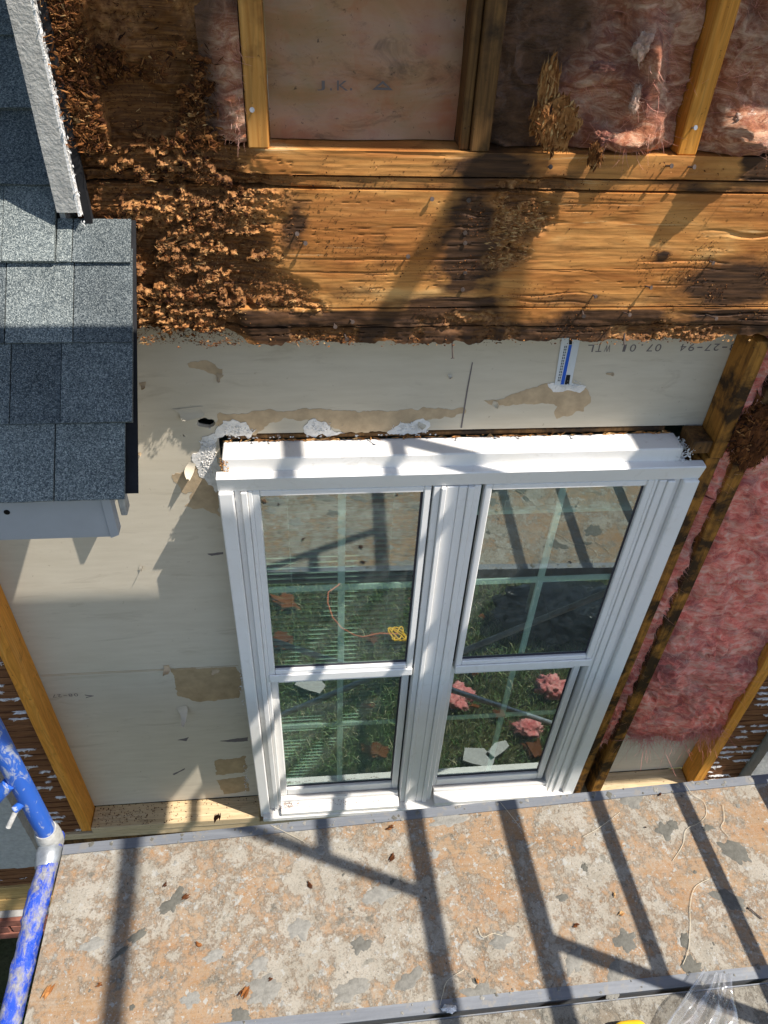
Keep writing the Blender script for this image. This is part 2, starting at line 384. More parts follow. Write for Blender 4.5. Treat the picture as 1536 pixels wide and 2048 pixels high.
def ply_mat(name='splattered_plywood', k=1.0, bare=(.285, .168, .080), film_lo=.437):
    t = NT(name, .9, .12)
    g = t.noise((2.5, 70, 70), 2, 6, .7, .3); f = t.noise((1.0, 7, 7), 2, 3, .5, 1)
    c = t.ramp(g, (.25, tuple(v*.6 for v in bare)), (.5, bare), (.80, (bare[0]*1.15, bare[1]*1.25, bare[2]*1.4)))
    c = t.mix(t.ramp(f, (.42, 0), (.7, .65)), c, (bare[0]*.95, bare[1]*.74, bare[2]*.5))
    fine = t.noise((1.3, 1, 1), 60, 9, .78, .2); pit = t.noise((1, 1, 1), 230, 4, .7)
    filmc = t.mix(.75, t.ramp(t.noise((1, 1, 1), 14, 5, .65), (.3, (.245*k, .225*k, .182*k)), (.7, (.345*k, .320*k, .270*k))), t.ramp(pit, (.30, .35), (.50, 1)), 'MULTIPLY')
    wash = t.noise((1, 1, 1), 2.6, 5, .6, .5, (1, 5, 0))
    c = t.mix(t.math('MULTIPLY', t.ramp(wash, (.28, .30), (.60, .85)), t.ramp(fine, (.34, 0), (.60, 1))), c, filmc)
    sp = t.noise((1.15, 1, 1), 11, 12, .78, .1, (7, 2, 0)); th = t.math('ADD', sp, t.math('MULTIPLY', t.math('SUBTRACT', wash, .5), .35))
    c = t.mix(t.ramp(th, (film_lo+.025, 0), (film_lo+.115, .88)), c, filmc)
    s3 = t.noise((1, 1, 1), 21, 9, .66, .1, (2, 4, 0)); c = t.mix(t.ramp(s3, (.61, 0), (.65, .65)), c, t.mix(.6, (.155*k, .150*k, .125*k), t.ramp(pit, (.3, .5), (.6, 1)), 'MULTIPLY'))
    s4 = t.noise((1, 1, 1), 48, 8, .62, .05, (5, 1, 0)); c = t.mix(t.ramp(s4, (.60, 0), (.625, .95)), c, (.33*k, .318*k, .285*k))
    s2 = t.voro((1, 1, 1), 110); s2n = t.noise((1, 1, 1), 11, 3)
    c = t.mix(t.math('MULTIPLY', t.ramp(s2, (.16, 1), (.23, 0)), t.ramp(s2n, (.42, 0), (.54, .85))), c, (.34*k, .328*k, .30*k))
    s5 = t.voro((1, 1, 1), 330); c = t.mix(t.math('MULTIPLY', t.ramp(s5, (.14, 1), (.24, 0)), .65), c, (.32*k, .31*k, .28*k))
    dk = t.noise((1, 1, 1), 150, 4, .7); c = t.mix(t.ramp(dk, (.65, 0), (.70, .8)), c, (.045, .030, .020))
    t.color(c); h = t.mix(.5, t.mix(.5, pit, fine), t.ramp(th, (film_lo+.04, 0), (film_lo+.09, 1))); t.bump(h, .8, .003); return t.m
MAT['ply'] = ply_mat(); MAT['ply2'] = ply_mat('dusty_grey_plywood', .85, (.17, .14, .105), .40)
def splat_mat():
    t = NT('dried_plaster_splat', .95, .1); v = t.rnd(); n = t.noise((1, 1, 1), 70, 6, .7); a = t.attr('tint')
    c = t.ramp(a, (0, (.125, .121, .10)), (.35, (.175, .168, .145)), (.6, (.27, .258, .225)), (1, (.35, .338, .305)))
    c = t.mix(.8, c, t.ramp(n, (.32, .55), (.7, 1)), 'MULTIPLY')
    t.color(c); t.bump(t.noise((1, 1, 1), 160, 6, .75), .9, .003); return t.m
MAT['splat'] = splat_mat()
def alu_mat():
    t = NT('scuffed_aluminium', .55, .4); n = t.noise((1.5, 30, 30), 3, 6, .7); m = t.noise((1, 1, 1), 28, 5, .68)
    c = t.ramp(n, (.3, (.135, .145, .162)), (.7, (.20, .212, .23)))
    c = t.mix(t.ramp(m, (.55, 0), (.62, .85)), c, (.21, .20, .185))
    t.color(c); t.b.inputs['Metallic'].default_value = .25; t.bump(m, .35, .002); return t.m
MAT['alu'] = alu_mat()
def blue_mat():
    t = NT('plaster_caked_blue_paint', .5, .4)
    n = t.noise((1, .45, 1), 34, 9, .80, .3); p = t.noise((1, 1, 1), 120, 5, .7)
    c = t.mix(t.ramp(n, (.45, 0), (.57, .90)), (.010, .060, .46), t.ramp(p, (.3, (.20, .192, .17)), (.7, (.36, .345, .305))))
    c = t.mix(t.ramp(p, (.66, 0), (.7, .8)), c, (.60, .60, .60))
    c = t.mix(t.ramp(t.noise((1, 1, 1), 50, 4, .6, 0, (5, 5, 5)), (.7, 0), (.75, .8)), c, (.04, .05, .09))
    t.color(c); t.rough(t.ramp(n, (.5, .35), (.58, .95))); t.bump(t.mix(.3, n, p), .9, .006); return t.m
MAT['blue'] = blue_mat()
def blue2_mat():
    t = NT('scratched_blue_paint', .45, .45)
    n = t.noise((1, 1, .35), 30, 7, .7, 1.2); c = t.mix(t.ramp(n, (.555, 0), (.62, .85)), (.020, .105, .46), (.40, .42, .45))
    t.color(c); t.bump(n, .25, .002); return t.m
MAT['blue2'] = blue2_mat()
MAT['steel'] = plain('galvanised_steel', (.33, .35, .37), .45, .5, .25, 40, .2, 120, .6)
MAT['concrete_grey'] = plain('caked_mortar', (.40, .39, .36), .95, .1, .25, 50, .9, 130)
MAT['rust'] = plain('rusty_nail', (.085, .06, .05), .6, .4, .4, 80)
MAT['nailhead'] = plain('nail_steel', (.30, .30, .31), .4, .5, .3, 80, 0, 1, .5)
MAT['brick'] = plain('red_brick', (.24, .095, .065), .9, .15, .3, 25, .6, 90)
MAT['mortar'] = plain('grey_mortar', (.32, .31, .29), .95, .1, .15, 40, .5)
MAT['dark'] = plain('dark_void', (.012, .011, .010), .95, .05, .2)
MAT['ink'] = plain('stamp_ink', (.17, .145, .14), .9, .1, .1)
MAT['ink_dark'] = plain('black_ink', (.02, .02, .022), .8, .1, .1)
MAT['ink_blue'] = plain('blue_ink', (.02, .10, .50), .7, .2, .05)
MAT['tape'] = plain('white_tape', (.60, .62, .63), .5, .3, .04)

# ------------------------------------------------------------------ ground, lawn
def build_ground():
    t = NT('lawn_soil', .95, .1); n = t.noise((1, 1, 1), 3, 6, .7)
    t.color(t.ramp(n, (.3, (.035, .05, .016)), (.7, (.085, .075, .035)))); t.bump(t.noise((1, 1, 1), 40, 5), .6, .02)
    MB().add([(-60, -60, -4.3), (60, -60, -4.3), (60, 60, -4.3), (-60, 60, -4.3)], [(0, 1, 2, 3)]).obj('ground', t.m, kind='structure')
    N = 95000
    x = RNG.uniform(-1.6, 3.6, N); y = RNG.uniform(-3.6, -.15, N)
    h = RNG.uniform(.03, .085, N)*(1+.4*vnoise(x*2, y*2, 0*x)); a = RNG.uniform(0, 6.283, N); w = RNG.uniform(.0018, .0042, N); le = RNG.uniform(.1, 1.1, N)*h; b = RNG.uniform(0, 6.283, N)
    dx, dy = np.cos(a)*w, np.sin(a)*w; lx, ly = np.cos(b)*le, np.sin(b)*le; z0 = -4.302
    P = np.stack([np.stack([x-dx, y-dy, 0*x+z0], 1), np.stack([x+dx, y+dy, 0*x+z0], 1), np.stack([x+dx*.8+lx*.35, y+dy*.8+ly*.35, z0+h*.62], 1),
                  np.stack([x-dx*.8+lx*.35, y-dy*.8+ly*.35, z0+h*.62], 1), np.stack([x+lx, y+ly, z0+h], 1)], 1).reshape(-1, 3)
    i = np.arange(N)[:, None]*5
    me = bpy.data.meshes.new('grass'); me.vertices.add(len(P)); me.vertices.foreach_set('co', P.ravel())
    loops = np.concatenate([i+np.array([[0, 1, 2, 3]]), i+np.array([[3, 2, 4]])], 1).ravel()
    me.loops.add(len(loops)); me.loops.foreach_set('vertex_index', loops.astype(np.int32))
    ls = (np.arange(N)[:, None]*7+np.array([[0, 4]])).ravel(); me.polygons.add(2*N)
    me.polygons.foreach_set('loop_start', ls.astype(np.int32)); me.polygons.foreach_set('loop_total', np.tile([4, 3], N).astype(np.int32))
    at = me.attributes.new('tint', 'FLOAT', 'POINT'); at.data.foreach_set('value', np.repeat(RNG.uniform(0, 1, N), 5).astype(np.float32))
    me.update(); me.validate()
    g = NT('grass_blade', .6, .3); g.color(g.ramp(g.attr('tint'), (0, (.085, .165, .055)), (.55, (.165, .26, .09)), (.8, (.28, .33, .15)), (1, (.46, .40, .26))))
    me.materials.append(g.m)
    link('grass', me, kind='stuff', label='green lawn grass below the scaffold mirrored in the panes', cat='grass')
build_ground()

# ------------------------------------------------------------------ helpers for wall work
CAMP = np.array([0, -1.483, 0.])
_R = np.array([tuple(_r2), tuple(_d2), tuple(_f)])
def WY(px, py, y=0.0):        # a point of the photograph, measured onto a wall plane
    v = _R.T @ np.array([(px-768)/FPX, (py-1024)/FPX, 1]); return CAMP+v*(y-CAMP[1])/v[1]
def WZ(px, py, z):
    v = _R.T @ np.array([(px-768)/FPX, (py-1024)/FPX, 1]); return CAMP+v*(z/v[2])
def hf_slab(x0, x1, z0, z1, res, hfun, y0, yb, m, name, parent, attrs=None, edge=None, **k):
    nx = max(2, int((x1-x0)/res)+1); nz = max(2, int((z1-z0)/res)+1)
    X, Zn = np.meshgrid(np.linspace(x0, x1, nx), np.linspace(0, 1, nz), indexing='ij')
    zb = np.full_like(X, z0); zt = np.full_like(X, z1)
    if edge: zb, zt = edge(X)
    Z = zb+(zt-zb)*Zn
    H = hfun(X, Z); Yv = np.minimum(y0-H, yb-.002)
    V = np.stack([X, Yv, Z], -1).reshape(-1, 3); I = np.arange(nx*nz).reshape(nx, nz)
    F = np.stack([I[:-1, :-1], I[1:, :-1], I[1:, 1:], I[:-1, 1:]], -1).reshape(-1, 4)
    rim = np.concatenate([I[:, 0], I[-1, 1:], I[-2::-1, -1], I[0, -2:0:-1]]); nr = len(rim); b = len(V)
    B = V[rim].copy(); B[:, 1] = yb; V = np.concatenate([V, B]); r2 = np.roll(rim, -1); ib = b+np.arange(nr); ib2 = np.roll(ib, -1)
    F = np.concatenate([F, np.stack([rim, ib, ib2, r2], 1)])
    at = None
    if attrs:
        at = {}
        for kk, fn in attrs.items():
            a = fn(X, Z).ravel(); at[kk] = np.concatenate([a, a[rim]])
    me = mesh_from(name, V, F, m, True, at)
    try: me.set_sharp_from_angle(angle=math.radians(55))
    except Exception: pass
    return link(name, me, parent, **k)
def flakes(P, L, W, T, tint, U=None, name='wood_chips', m=None, parent=None, jit=.45, **k):
    """many jittered splinters (bipyramids) in one mesh; P centres, L/W/T sizes, U long axes"""
    N = len(P); P = np.asarray(P)
    if U is None: U = RNG.normal(size=(N, 3))
    U = U/np.linalg.norm(U, axis=1)[:, None]
    A = RNG.normal(size=(N, 3)); Wv = np.cross(U, A); Wv /= np.linalg.norm(Wv, axis=1)[:, None]; Tv = np.cross(U, Wv)
    q = []
    for (a, b, c) in ((-1, 0, 0), (0, -1, 0), (0, 0, -1), (0, 1, 0), (0, 0, 1), (1, 0, 0)):
        j = RNG.normal(size=(N, 3))*jit*.5
        q.append(P+U*((a+j[:, 0]*(a == 0))*L/2)[:, None]+Wv*((b+j[:, 1]*.6)*W/2)[:, None]+Tv*((c+j[:, 2]*.6)*T/2)[:, None])
    V = np.stack(q, 1).reshape(-1, 3)
    tri = np.array([(0, 2, 1), (0, 3, 2), (0, 4, 3), (0, 1, 4), (5, 1, 2), (5, 2, 3), (5, 3, 4), (5, 4, 1)])
    F = (np.arange(N)[:, None, None]*6+tri[None]).reshape(-1, 3)
    me = mesh_from(name, V, F, m or MAT['chip'], False, {'tint': np.repeat(tint, 6)})
    return link(name, me, parent, **k)
def ribbons(P, D, L, w, m, name, parent, seg=4, curl=.5, dirt=None, **k):
    """fine fibres: bent ribbons rooted at P, heading D"""
    N = len(P); P = np.asarray(P); D = D/np.linalg.norm(D, axis=1)[:, None]
    S = np.cross(D, RNG.normal(size=(N, 3))); S /= np.linalg.norm(S, axis=1)[:, None]
    C1 = RNG.normal(size=(N, 3))*curl; C2 = RNG.normal(size=(N, 3))*curl*.6
    V = []
    for s in range(seg+1):
        t = s/seg; c = P+(D*t+C1*t*t+C2*t**3)*L[:, None]; ww = w*(1-.75*t)
        V += [c-S*ww[:, None]/2, c+S*ww[:, None]/2]
    V = np.stack(V, 1).reshape(-1, 3); n2 = 2*(seg+1)
    qs = np.array([(2*s, 2*s+1, 2*s+3, 2*s+2) for s in range(seg)])
    F = (np.arange(N)[:, None, None]*n2+qs[None]).reshape(-1, 4)
    me = mesh_from(name, V, F, m, True, {'dirt': np.repeat(dirt if dirt is not None else np.zeros(N), n2)})
    return link(name, me, parent, **k)
def wobbly(pts, n=6, amp=.006, seed=0):
    out = []; N = len(pts)
    for i in range(N):
        a = np.array(pts[i], float); b = np.array(pts[(i+1) % N], float); L = np.linalg.norm(b-a); k = max(3, int(n*L/.03))
        for j in range(k):
            p = a+(b-a)*j/k; nn = np.array([-(b-a)[1], (b-a)[0]])/(L+1e-9)
            out.append(tuple(p+nn*amp*float(fbm(p[0]*55+seed, p[1]*55, seed*.7, 3, seed))))
    return out
def wall_patch(name, pix, y, m, parent, th=.0006, amp=.006, seed=0, lift=0.0, **k):
    """thin irregular piece lying on a wall plane; pix are photo points measured on that plane"""
    pts = [WY(px, py, y) for px, py in pix]; xz = wobbly([(p[0], p[2]) for p in pts], 6, amp, seed)
    import bmesh
    bm = bmesh.new(); vs = [bm.verts.new((x, y-th, z)) for x, z in xz]
    es = [bm.edges.new((vs[i], vs[(i+1) % len(vs)])) for i in range(len(vs))]
    r = bmesh.ops.triangle_fill(bm, edges=es, use_beauty=True)
    e = bmesh.ops.extrude_face_region(bm, geom=list(bm.faces)); nv = [g for g in e['geom'] if isinstance(g, bmesh.types.BMVert)]
    bmesh.ops.translate(bm, verts=nv, vec=(0, th*.9, 0)); bmesh.ops.recalc_face_normals(bm, faces=bm.faces)
    me = bpy.data.meshes.new(name); bm.to_mesh(me); bm.free(); me.materials.append(m)
    return link(name, me, parent, **k)
def curl_flap(name, x, z, w, h, y, m, parent, ang=0, curl=2.2, seed=0, down=True, thk=.0008, **k):
    """torn paper tongue hinged at (x,z) and curling away from the wall"""
    nu, nv = 7, 10; V = []; F = []
    for i in range(nv):
        t = i/(nv-1); a = curl*t; R = h/curl
        yy = R*(1-math.cos(a)); zz = R*math.sin(a)
        ww = w*(1-.55*t*t)*(1+.25*math.sin(seed+5*t))
        for j in range(nu):
            s = j/(nu-1)-.5; dx = s*ww+.15*w*t*math.sin(seed*2+t*3)
            px, pz = dx, (-zz if down else zz)
            V.append((x+px*math.cos(ang)-pz*math.sin(ang), y-.0008-yy-.004*t*math.sin(3*s+seed), z+px*math.sin(ang)+pz*math.cos(ang)))
    for i in range(nv-1):
        for j in range(nu-1):
            a = i*nu+j; F.append((a, a+1, a+nu+1, a+nu))
    n = len(V); V += [(p[0], p[1]-thk, p[2]) for p in V]; F += [tuple(q+n for q in f[::-1]) for f in F]
    o = link(name, mesh_from(name, V, F, m, True), parent, **k); return o
def text_mesh(name, s, width, height, m, parent, origin, flip=False, y=0.0, th=.0005, **k):
    cu = bpy.data.curves.new(name, 'FONT'); cu.body = s; cu.size = 1.0
    to = bpy.data.objects.new(name+'_t', cu); COL.objects.link(to)
    dg = bpy.context.evaluated_depsgraph_get(); dg.update(); me = bpy.data.meshes.new_from_object(to.evaluated_get(dg))
    bpy.data.objects.remove(to)
    co = np.array([v.co for v in me.vertices]); mn, mx = co.min(0), co.max(0); sc = np.array([width/(mx[0]-mn[0]), height/(mx[1]-mn[1])])
    s_ = -1 if flip else 1
    for v in me.vertices:
        u = (v.co.x-mn[0])*sc[0]; w_ = (v.co.y-mn[1])*sc[1]
        v.co = (origin[0]+s_*u, y-th, origin[1]+s_*w_)
    me.materials.clear(); me.materials.append(m); me.update()
    return link(name, me, parent, **k)
_nail = {}
def nail(parent, x, y, z, L=.02, dirv=(0, -1, 0), m='rust', hr=.0045):
    mb = MB(); p = Vector((x, y, z)); d = Vector(dirv).normalized()
    mb.tube(p-d*.012, p+d*L, .0017, 6); mb.tube(p+d*L, p+d*(L+.0015), hr, 8)
    return mb.obj('nail', MAT[m], parent)

# ------------------------------------------------------------------ the opened wall: header, plates, studs
def rotf(X, Z):
    e = X+.055*fbm(X*9, Z*9, 1.3, 4, 5)+.02*fbm(X*40, Z*40, .2, 2, 8)
    lim = np.where(Z > -.466, -.055, np.where(Z > -.735, -.005, -.075))
    a = 1-sstep(-.10, .0, e-lim)
    b = blob(X, Z, .435, -.545, .070, .075, .45, 3, .5, 22)*.85+blob(X, Z, .42, -.625, .055, .03, .5, 9, .5, 25)*.6
    c = (1-sstep(.0, .03, np.abs(Z+.80)-.004))*sstep(-.1, .25, fbm(X*14, Z*5, 3, 3, 31))*.7
    d = blob(X, Z, .37, -.765, .10, .03, .5, 4, .6, 25)*.6 + blob(X, Z, .80, -.80, .06, .03, .5, 4, .6, 25)*.8
    e2 = blob(X, Z, -.05, -.70, .12, .05, .5, 14, .6, 20)*.7 + blob(X, Z, .44, -.478, .12, .014, .6, 21, .5, 30)*.7
    return np.clip(np.maximum.reduce([a, b, c, d, e2]), 0, 1)
def stain_shadef(X, Z):  # wood stains, deepened at the centre to paint in the scaffold leg's shadow
    B = lambda cx, cz, rx, rz, k, sd: k*np.exp(-(np.abs((X-cx)/rx)**2.2+np.abs((Z-cz)/rz)**2.2))
    w1 = .03*fbm(X*10, Z*10, 1, 3, 51); X0 = X; X = X+w1+.02*fbm(X*30, Z*45, 1, 3, 52)
    s = np.maximum.reduce([B(.335, -.60, .085, .15, 1.05, 2), B(.30, -.73, .18, .035, .9, 3), B(-.01, -.56, .045, .085, .75, 4), B(.92, -.68, .15, .08, .9, 5), B(.37, -.455, .12, .05, 1.05, 6),
        B(.90, -.44, .06, .05, .9, 7), B(.17, -.60, .06, .09, .5, 8), B(.74, -.62, .035, .016, 1.0, 9), B(.10, -.70, .10, .03, .6, 10), B(.60, -.72, .2, .025, .65, 11), B(.55, -.60, .06, .05, .5, 12), B(.78, -.50, .06, .02, .4, 13)])
    X = X0
    s = np.maximum(s, (1-sstep(-.745, -.73, Z))*(.80+.5*fbm(X*6, Z*16, 2, 3, 3)))
    s = np.maximum(s, sstep(-.49, -.487, Z)*(1-sstep(-.468, -.465, Z))*(.55+.4*fbm(X*9, Z*20, 5, 3, 3)))
    s = np.maximum(s, .20+.5*fbm(X*4, Z*14, 7, 4, 93))
    return np.clip(s, 0, 1)
def islf(X, Z):
    n = fbm(X*10+.8*fbm(X*22, Z*22, 3, 2, 81), Z*15, 1.7, 4, 82)+.22*fbm(X*45, Z*60, 2, 3, 83)
    return sstep(-.06, .05, n)
def crackf(X, Z):
    c = np.abs(vnoise(X*.7, Z*42+.25*vnoise(X*14, Z*14, 2, 3), 3.3, 66)); d = np.abs(vnoise(X*1.3, Z*75+.3*vnoise(X*20, Z*20, 2, 3), 7.3, 67))
    return (1-sstep(.0, .07, c))*sstep(.0, .35, vnoise(X*4, Z*12, 5.5, 68))+.6*(1-sstep(.0, .07, d))*sstep(.1, .4, vnoise(X*5, Z*15, 2.5, 69))
def hdrh(X, Z):
    r = rotf(X, Z); s = stain_shadef(X, Z)
    g = ridge(X*7, Z*170, 0.5, 3, 11); w = ridge(X*9, Z*75, 1.5, 4, 12)
    h = .0003*g+(.0003+.0009*s)*(w-.4)+.0005*fbm(X*16, Z*160, 5, 3, 46)
    d1, d2, iv = worley(X*30+1.5*fbm(X*25, Z*25, 0, 2, 2), Z*70, 4)
    e1, e2, iw = worley(X*75, Z*130, 9)
    left = 1-sstep(-.16, -.02, X)
    fib = ridge(X*9+1.5*fbm(X*16, Z*16, 2, 2, 7), Z*70, 2.5, 4, 41); isl = islf(X, Z)
    cr = fbm(X*120, Z*150, 3, 4, 50, .68)
    low = np.clip((-.735-Z)*40, 0, 1)
    h = h - (.003+.005*low+.003*s)*crackf(X, Z)*(1-.6*r) + .003*low*fbm(X*30, Z*40, 2, 3, 59)
    h = h + r*(-.003-(1-isl)*(.008+.015*left)+(1-isl)*(.009*(fib-.45)+.005*cr)+isl*(.011*cr+(iw-.5)*.009+(iv-.5)*.009-.004)-.003*(1-sstep(0, .2, d2-d1))*isl)
    return h
HA = {'rot': rotf, 'stain': stain_shadef, 'isl': islf}
hw = thing('open_wall', 'opened house wall with rotted rim joist, plates and studs around the window', 'wall', (.3, .05, -4.3))
XL, XR = -.425, 1.25
_n = lambda X, s, a: a*fbm(X*16, X*0, s, 4, int(s*10))
bp = hf_slab(XL, XR, -.465, -.4215, .0024, hdrh, 0, .088, MAT['header'], 'bottom_plate', hw, HA)
sf = hf_slab(XL, XR, -.4875, -.4695, .0026, lambda X, Z: hdrh(X, Z)-.003, 0, .088, MAT['header'], 'subfloor_edge', hw, HA)
rj = hf_slab(XL, XR, -.7315, -.4925, .0019, hdrh, 0, .040, MAT['header'], 'rim_joist', hw, HA)
tp = hf_slab(XL, XR, -.7765, -.7355, .0026, lambda X, Z: hdrh(X, Z)+.001, 0, .088, MAT['header'], 'top_plate', hw, HA)
def _edge(X):
    zb = -.8165+.018*fbm(X*11, 0*X, 2.2, 5, 77)+.007*fbm(X*60, 0*X, 1.2, 3, 78)
    zb = np.where(X < -.10, zb+.03*sstep(-.1, -.16, X)+0*X, zb)+.006*sstep(.1, 1.0, X)
    return zb, np.full_like(X, -.7805)
tp2 = hf_slab(XL, XR, -.82, -.78, .0026, lambda X, Z: hdrh(X, Z)-.001, 0, .088, MAT['header'], 'top_plate', hw, HA, _edge)
MB().box(XL, XR, .0415, .0875, -.7315, -.4925).obj('gap_backing', MAT['board_dark'], hw)
MB().box(XL, XR, .0885, .13, -.80, -.40).obj('gap_backing', MAT['board_dark'], hw)  # dark backing boxes added behind the gaps to stop light leaking through
# crumbled fibre standing off the rotten end
def scatter(n, x0, x1, z0, z1, dens):
    out = []
    while sum(map(len, out)) < n:
        x = RNG.uniform(x0, x1, n*2); z = RNG.uniform(z0, z1, n*2); k = RNG.uniform(0, 1, n*2) < dens(x, z); out.append(np.stack([x[k], z[k]], 1))
    return np.concatenate(out)[:n]
def rot_chips(n, x0, x1, z0, z1, dens, ysc, Lr, parent, tmean, name='wood_chips', xbias=1.2, y0=None, out=.4, asp=(.3, .8)):
    q = scatter(n, x0, x1, z0, z1, dens); X, Z = q[:, 0], q[:, 1]
    yb = -hdrh(X, Z) if y0 is None else y0(X, Z)
    Yv = yb-RNG.uniform(-.3, 1, n)**3*ysc
    L = RNG.uniform(*Lr, n)*RNG.uniform(.5, 1, n); Wd = L*RNG.uniform(*asp, n); T = Wd*RNG.uniform(.35, .9, n)
    U = RNG.normal(size=(n, 3))*np.array([xbias, out, .7])+np.array([0, -.1, -.25])
    cl = .5+.5*fbm(X*16, Z*16, 2.2, 3, 60)
    tint = np.clip(tmean+RNG.normal(0, .24, n)+.7*(cl-.5), 0, 1)
    return flakes(np.stack([X, Yv, Z], 1), L, Wd, T, tint, U, name, None, parent, kind='stuff')
def lumps(P, R, tint, parent, name='rot_lumps', sub=3):
    import bmesh
    bm = bmesh.new(); bmesh.ops.create_icosphere(bm, subdivisions=sub, radius=1); bm.verts.ensure_lookup_table()
    B = np.array([v.co for v in bm.verts]); T = np.array([[v.index for v in f.verts] for f in bm.faces]); bm.free()
    V = []; F = []; A = []
    for i, (p, r) in enumerate(zip(P, R)):
        k = 1+.55*fbm(B[:, 0]*1.7+i*3.1, B[:, 1]*1.7, B[:, 2]*1.7, 3, 13)+.42*ridge(B[:, 0]*2.2+i, B[:, 1]*3, B[:, 2]*7, 3, 14)-.12+.28*fbm(B[:, 0]*9+i, B[:, 1]*9, B[:, 2]*13, 2, 15)
        an = RNG.normal(0, .5); q = B*k[:, None]*np.array([1.5, .75, .8])*r; c_, s_ = math.cos(an), math.sin(an)
        q = np.stack([q[:, 0]*c_-q[:, 2]*s_, q[:, 1], q[:, 0]*s_+q[:, 2]*c_], 1)+p
        V.append(q); F.append(T+i*len(B)); A.append(np.clip(tint[i]+.30*(k-1)+.12*fbm(q[:, 0]*60, q[:, 1]*60, q[:, 2]*60, 2, 3), 0, 1))
    return link(name, mesh_from(name, np.concatenate(V), np.concatenate(F), MAT['chip'], False, {'tint': np.concatenate(A)}), parent, kind='stuff')
clump = lambda x, z: np.clip(rotf(x, z)*islf(x, z), 0, 1)
q = scatter(560, XL, .05, -.81, -.43, clump); xx, zz_ = q[:, 0], q[:, 1]; n = len(xx)
lumps(np.stack([xx, -hdrh(xx, zz_)-RNG.uniform(-.002, .002, n), zz_], 1), RNG.uniform(.0015, .0042, n), np.clip(.55+RNG.normal(0, .18, n)+.9*fbm(xx*8, zz_*8, 1, 2, 4)-.5*sstep(-.62, -.45, zz_), .05, .98), rj, sub=2)
rot_chips(7000, XL, .06, -.82, -.58, clump, .005, (.0012, .0042), rj, .66)
rot_chips(5000, XL, .06, -.60, -.42, clump, .006, (.0012, .0045), rj, .42)
rot_chips(9000, XL, .03, -.825, -.42, lambda x, z: rotf(x, z), .005, (.003, .013), rj, .34, 'wood_fibre', 1.5, None, .45, (.08, .26))
rot_chips(500, XL, .06, -.82, -.42, clump, .008, (.008, .024), rj, .62, 'wood_slivers', 2.6, None, .35, (.08, .2))
rot_chips(2500, XL, .62, -.83, -.42, lambda x, z: rotf(x, z)*sstep(-.1, .3, fbm(x*25, z*25, .4, 3, 95)), .004, (.0015, .006), rj, .60)
rot_chips(500, .36, .50, -.68, -.49, lambda x, z: rotf(x, z)*islf(x, z), .003, (.005, .022), rj, .92, 'wood_slivers', 6.5, None, .25, (.10, .28))
rot_chips(500, -.42, 1.1, -.824, -.80, lambda x, z: .1+rotf(x, z), .003, (.003, .010), tp2, .55, xbias=2.5)
rot_chips(4200, .0, 1.2, -.82, -.43, lambda x, z: np.clip(stain_shadef(x, z)*.5+.06+sstep(.6, .95, x)*sstep(-.5, -.7, z)*.5, 0, 1)*sstep(-.05, .35, fbm(x*20, z*20, .9, 3, 71)), .008, (.0018, .006), rj, .28)
for (px, py, L, d) in ((1165, 622, .035, (-.2, -1, .1)), (1245, 625, .03, (.2, -1, .25)), (1412, 630, .035, (.25, -1, .2)), (1185, 590, .012, (.4, -1, 0)), (815, 512, .012, (0, -1, .2)),
                       (930, 545, .006, (0, -1, 0)), (925, 578, .006, (0, -1, 0)), (937, 400, .005, (0, -1, 0)), (930, 465, .005, (0, -1, 0)), (930, 485, .006, (0, -1, 0)),
                       (1340, 403, .002, (0, -1, 0)), (668, 648, .02, (.1, -1, .1)), (690, 672, .016, (.2, -1, -.1)), (590, 468, .014, (.3, -1, .3)), (606, 485, .016, (.3, -1, .2)),
                       (1420, 523, .012, (.3, -1, 0)), (905, 690, .03, (.05, -.6, -1)), (1250, 672, .02, (0, -.6, -1)), (700, 640, .016, (.3, -1, .1)), (1290, 573, .018, (.5, -1, .2)),
                       (860, 398, .01, (.3, -1, .2)), (1095, 335, .012, (.3, -1, .3)), (1330, 333, .02, (.3, -1, .3)), (1375, 335, .02, (.3, -1, .3))):
    p = WY(px, py, 0); nail(rj, p[0], .004, p[2], L, d)
# second-floor studs
def stud(x0, x1, y0, y1, z0, z1, m, name='stud', parent=None):
    return MB().bbox(x0, x1, y0, y1, z0, z1, .0025).obj(name, MAT[m], parent or hw)
stud(-.0915, -.0535, .001, .089, -.421, 1.9, 'stud')
stud(.318, .354, .001, .089, -.421, 1.9, 'stud_dark'); stud(.299, .317, .012, .089, -.421, 1.9, 'stud_dark')
stud(.722, .760, .002, .089, -.421, 1.9, 'stud_new'); stud(1.13, 1.168, .002, .089, -.421, 1.9, 'stud')
stud(-.425, -.405, .002, .089, -.421, 1.9, 'stud_dark')
p = WY(505, 222, 0); nail(hw, p[0], .004, p[2], .014, (0, -1, .3), 'nailhead'); p = WY(1384, 257, 0); nail(hw, p[0], .004, p[2], .012, (.2, -1, .3), 'nailhead')
# first-floor studs
stud(-.918, -.880, .001, .089, -2.918, -.823, 'stud_new')
stud(1.040, 1.075, .001, .089, -1.16, -.823, 'stud_mold', 'king_stud')
stud(1.033, 1.072, .004, .089, -2.918, -1.162, 'stud_mold', 'jack_stud')
stud(1.014, 1.031, .020, .089, -2.918, -1.175, 'stud_mold', 'jack_stud')
stud(1.113, 1.155, .000, .089, -2.918, -1.0, 'stud_mold', 'jack_stud')
stud(1.118, 1.156, .004, .089, -.998, -.823, 'stud_dark', 'cripple_stud')
stud(1.543, 1.588, .001, .089, -2.918, -.823, 'stud_new')
MB().bbox(.985, 1.038, .01, .085, -1.150, -1.112, .002).obj('shim_block', MAT['stud_dark'], hw)
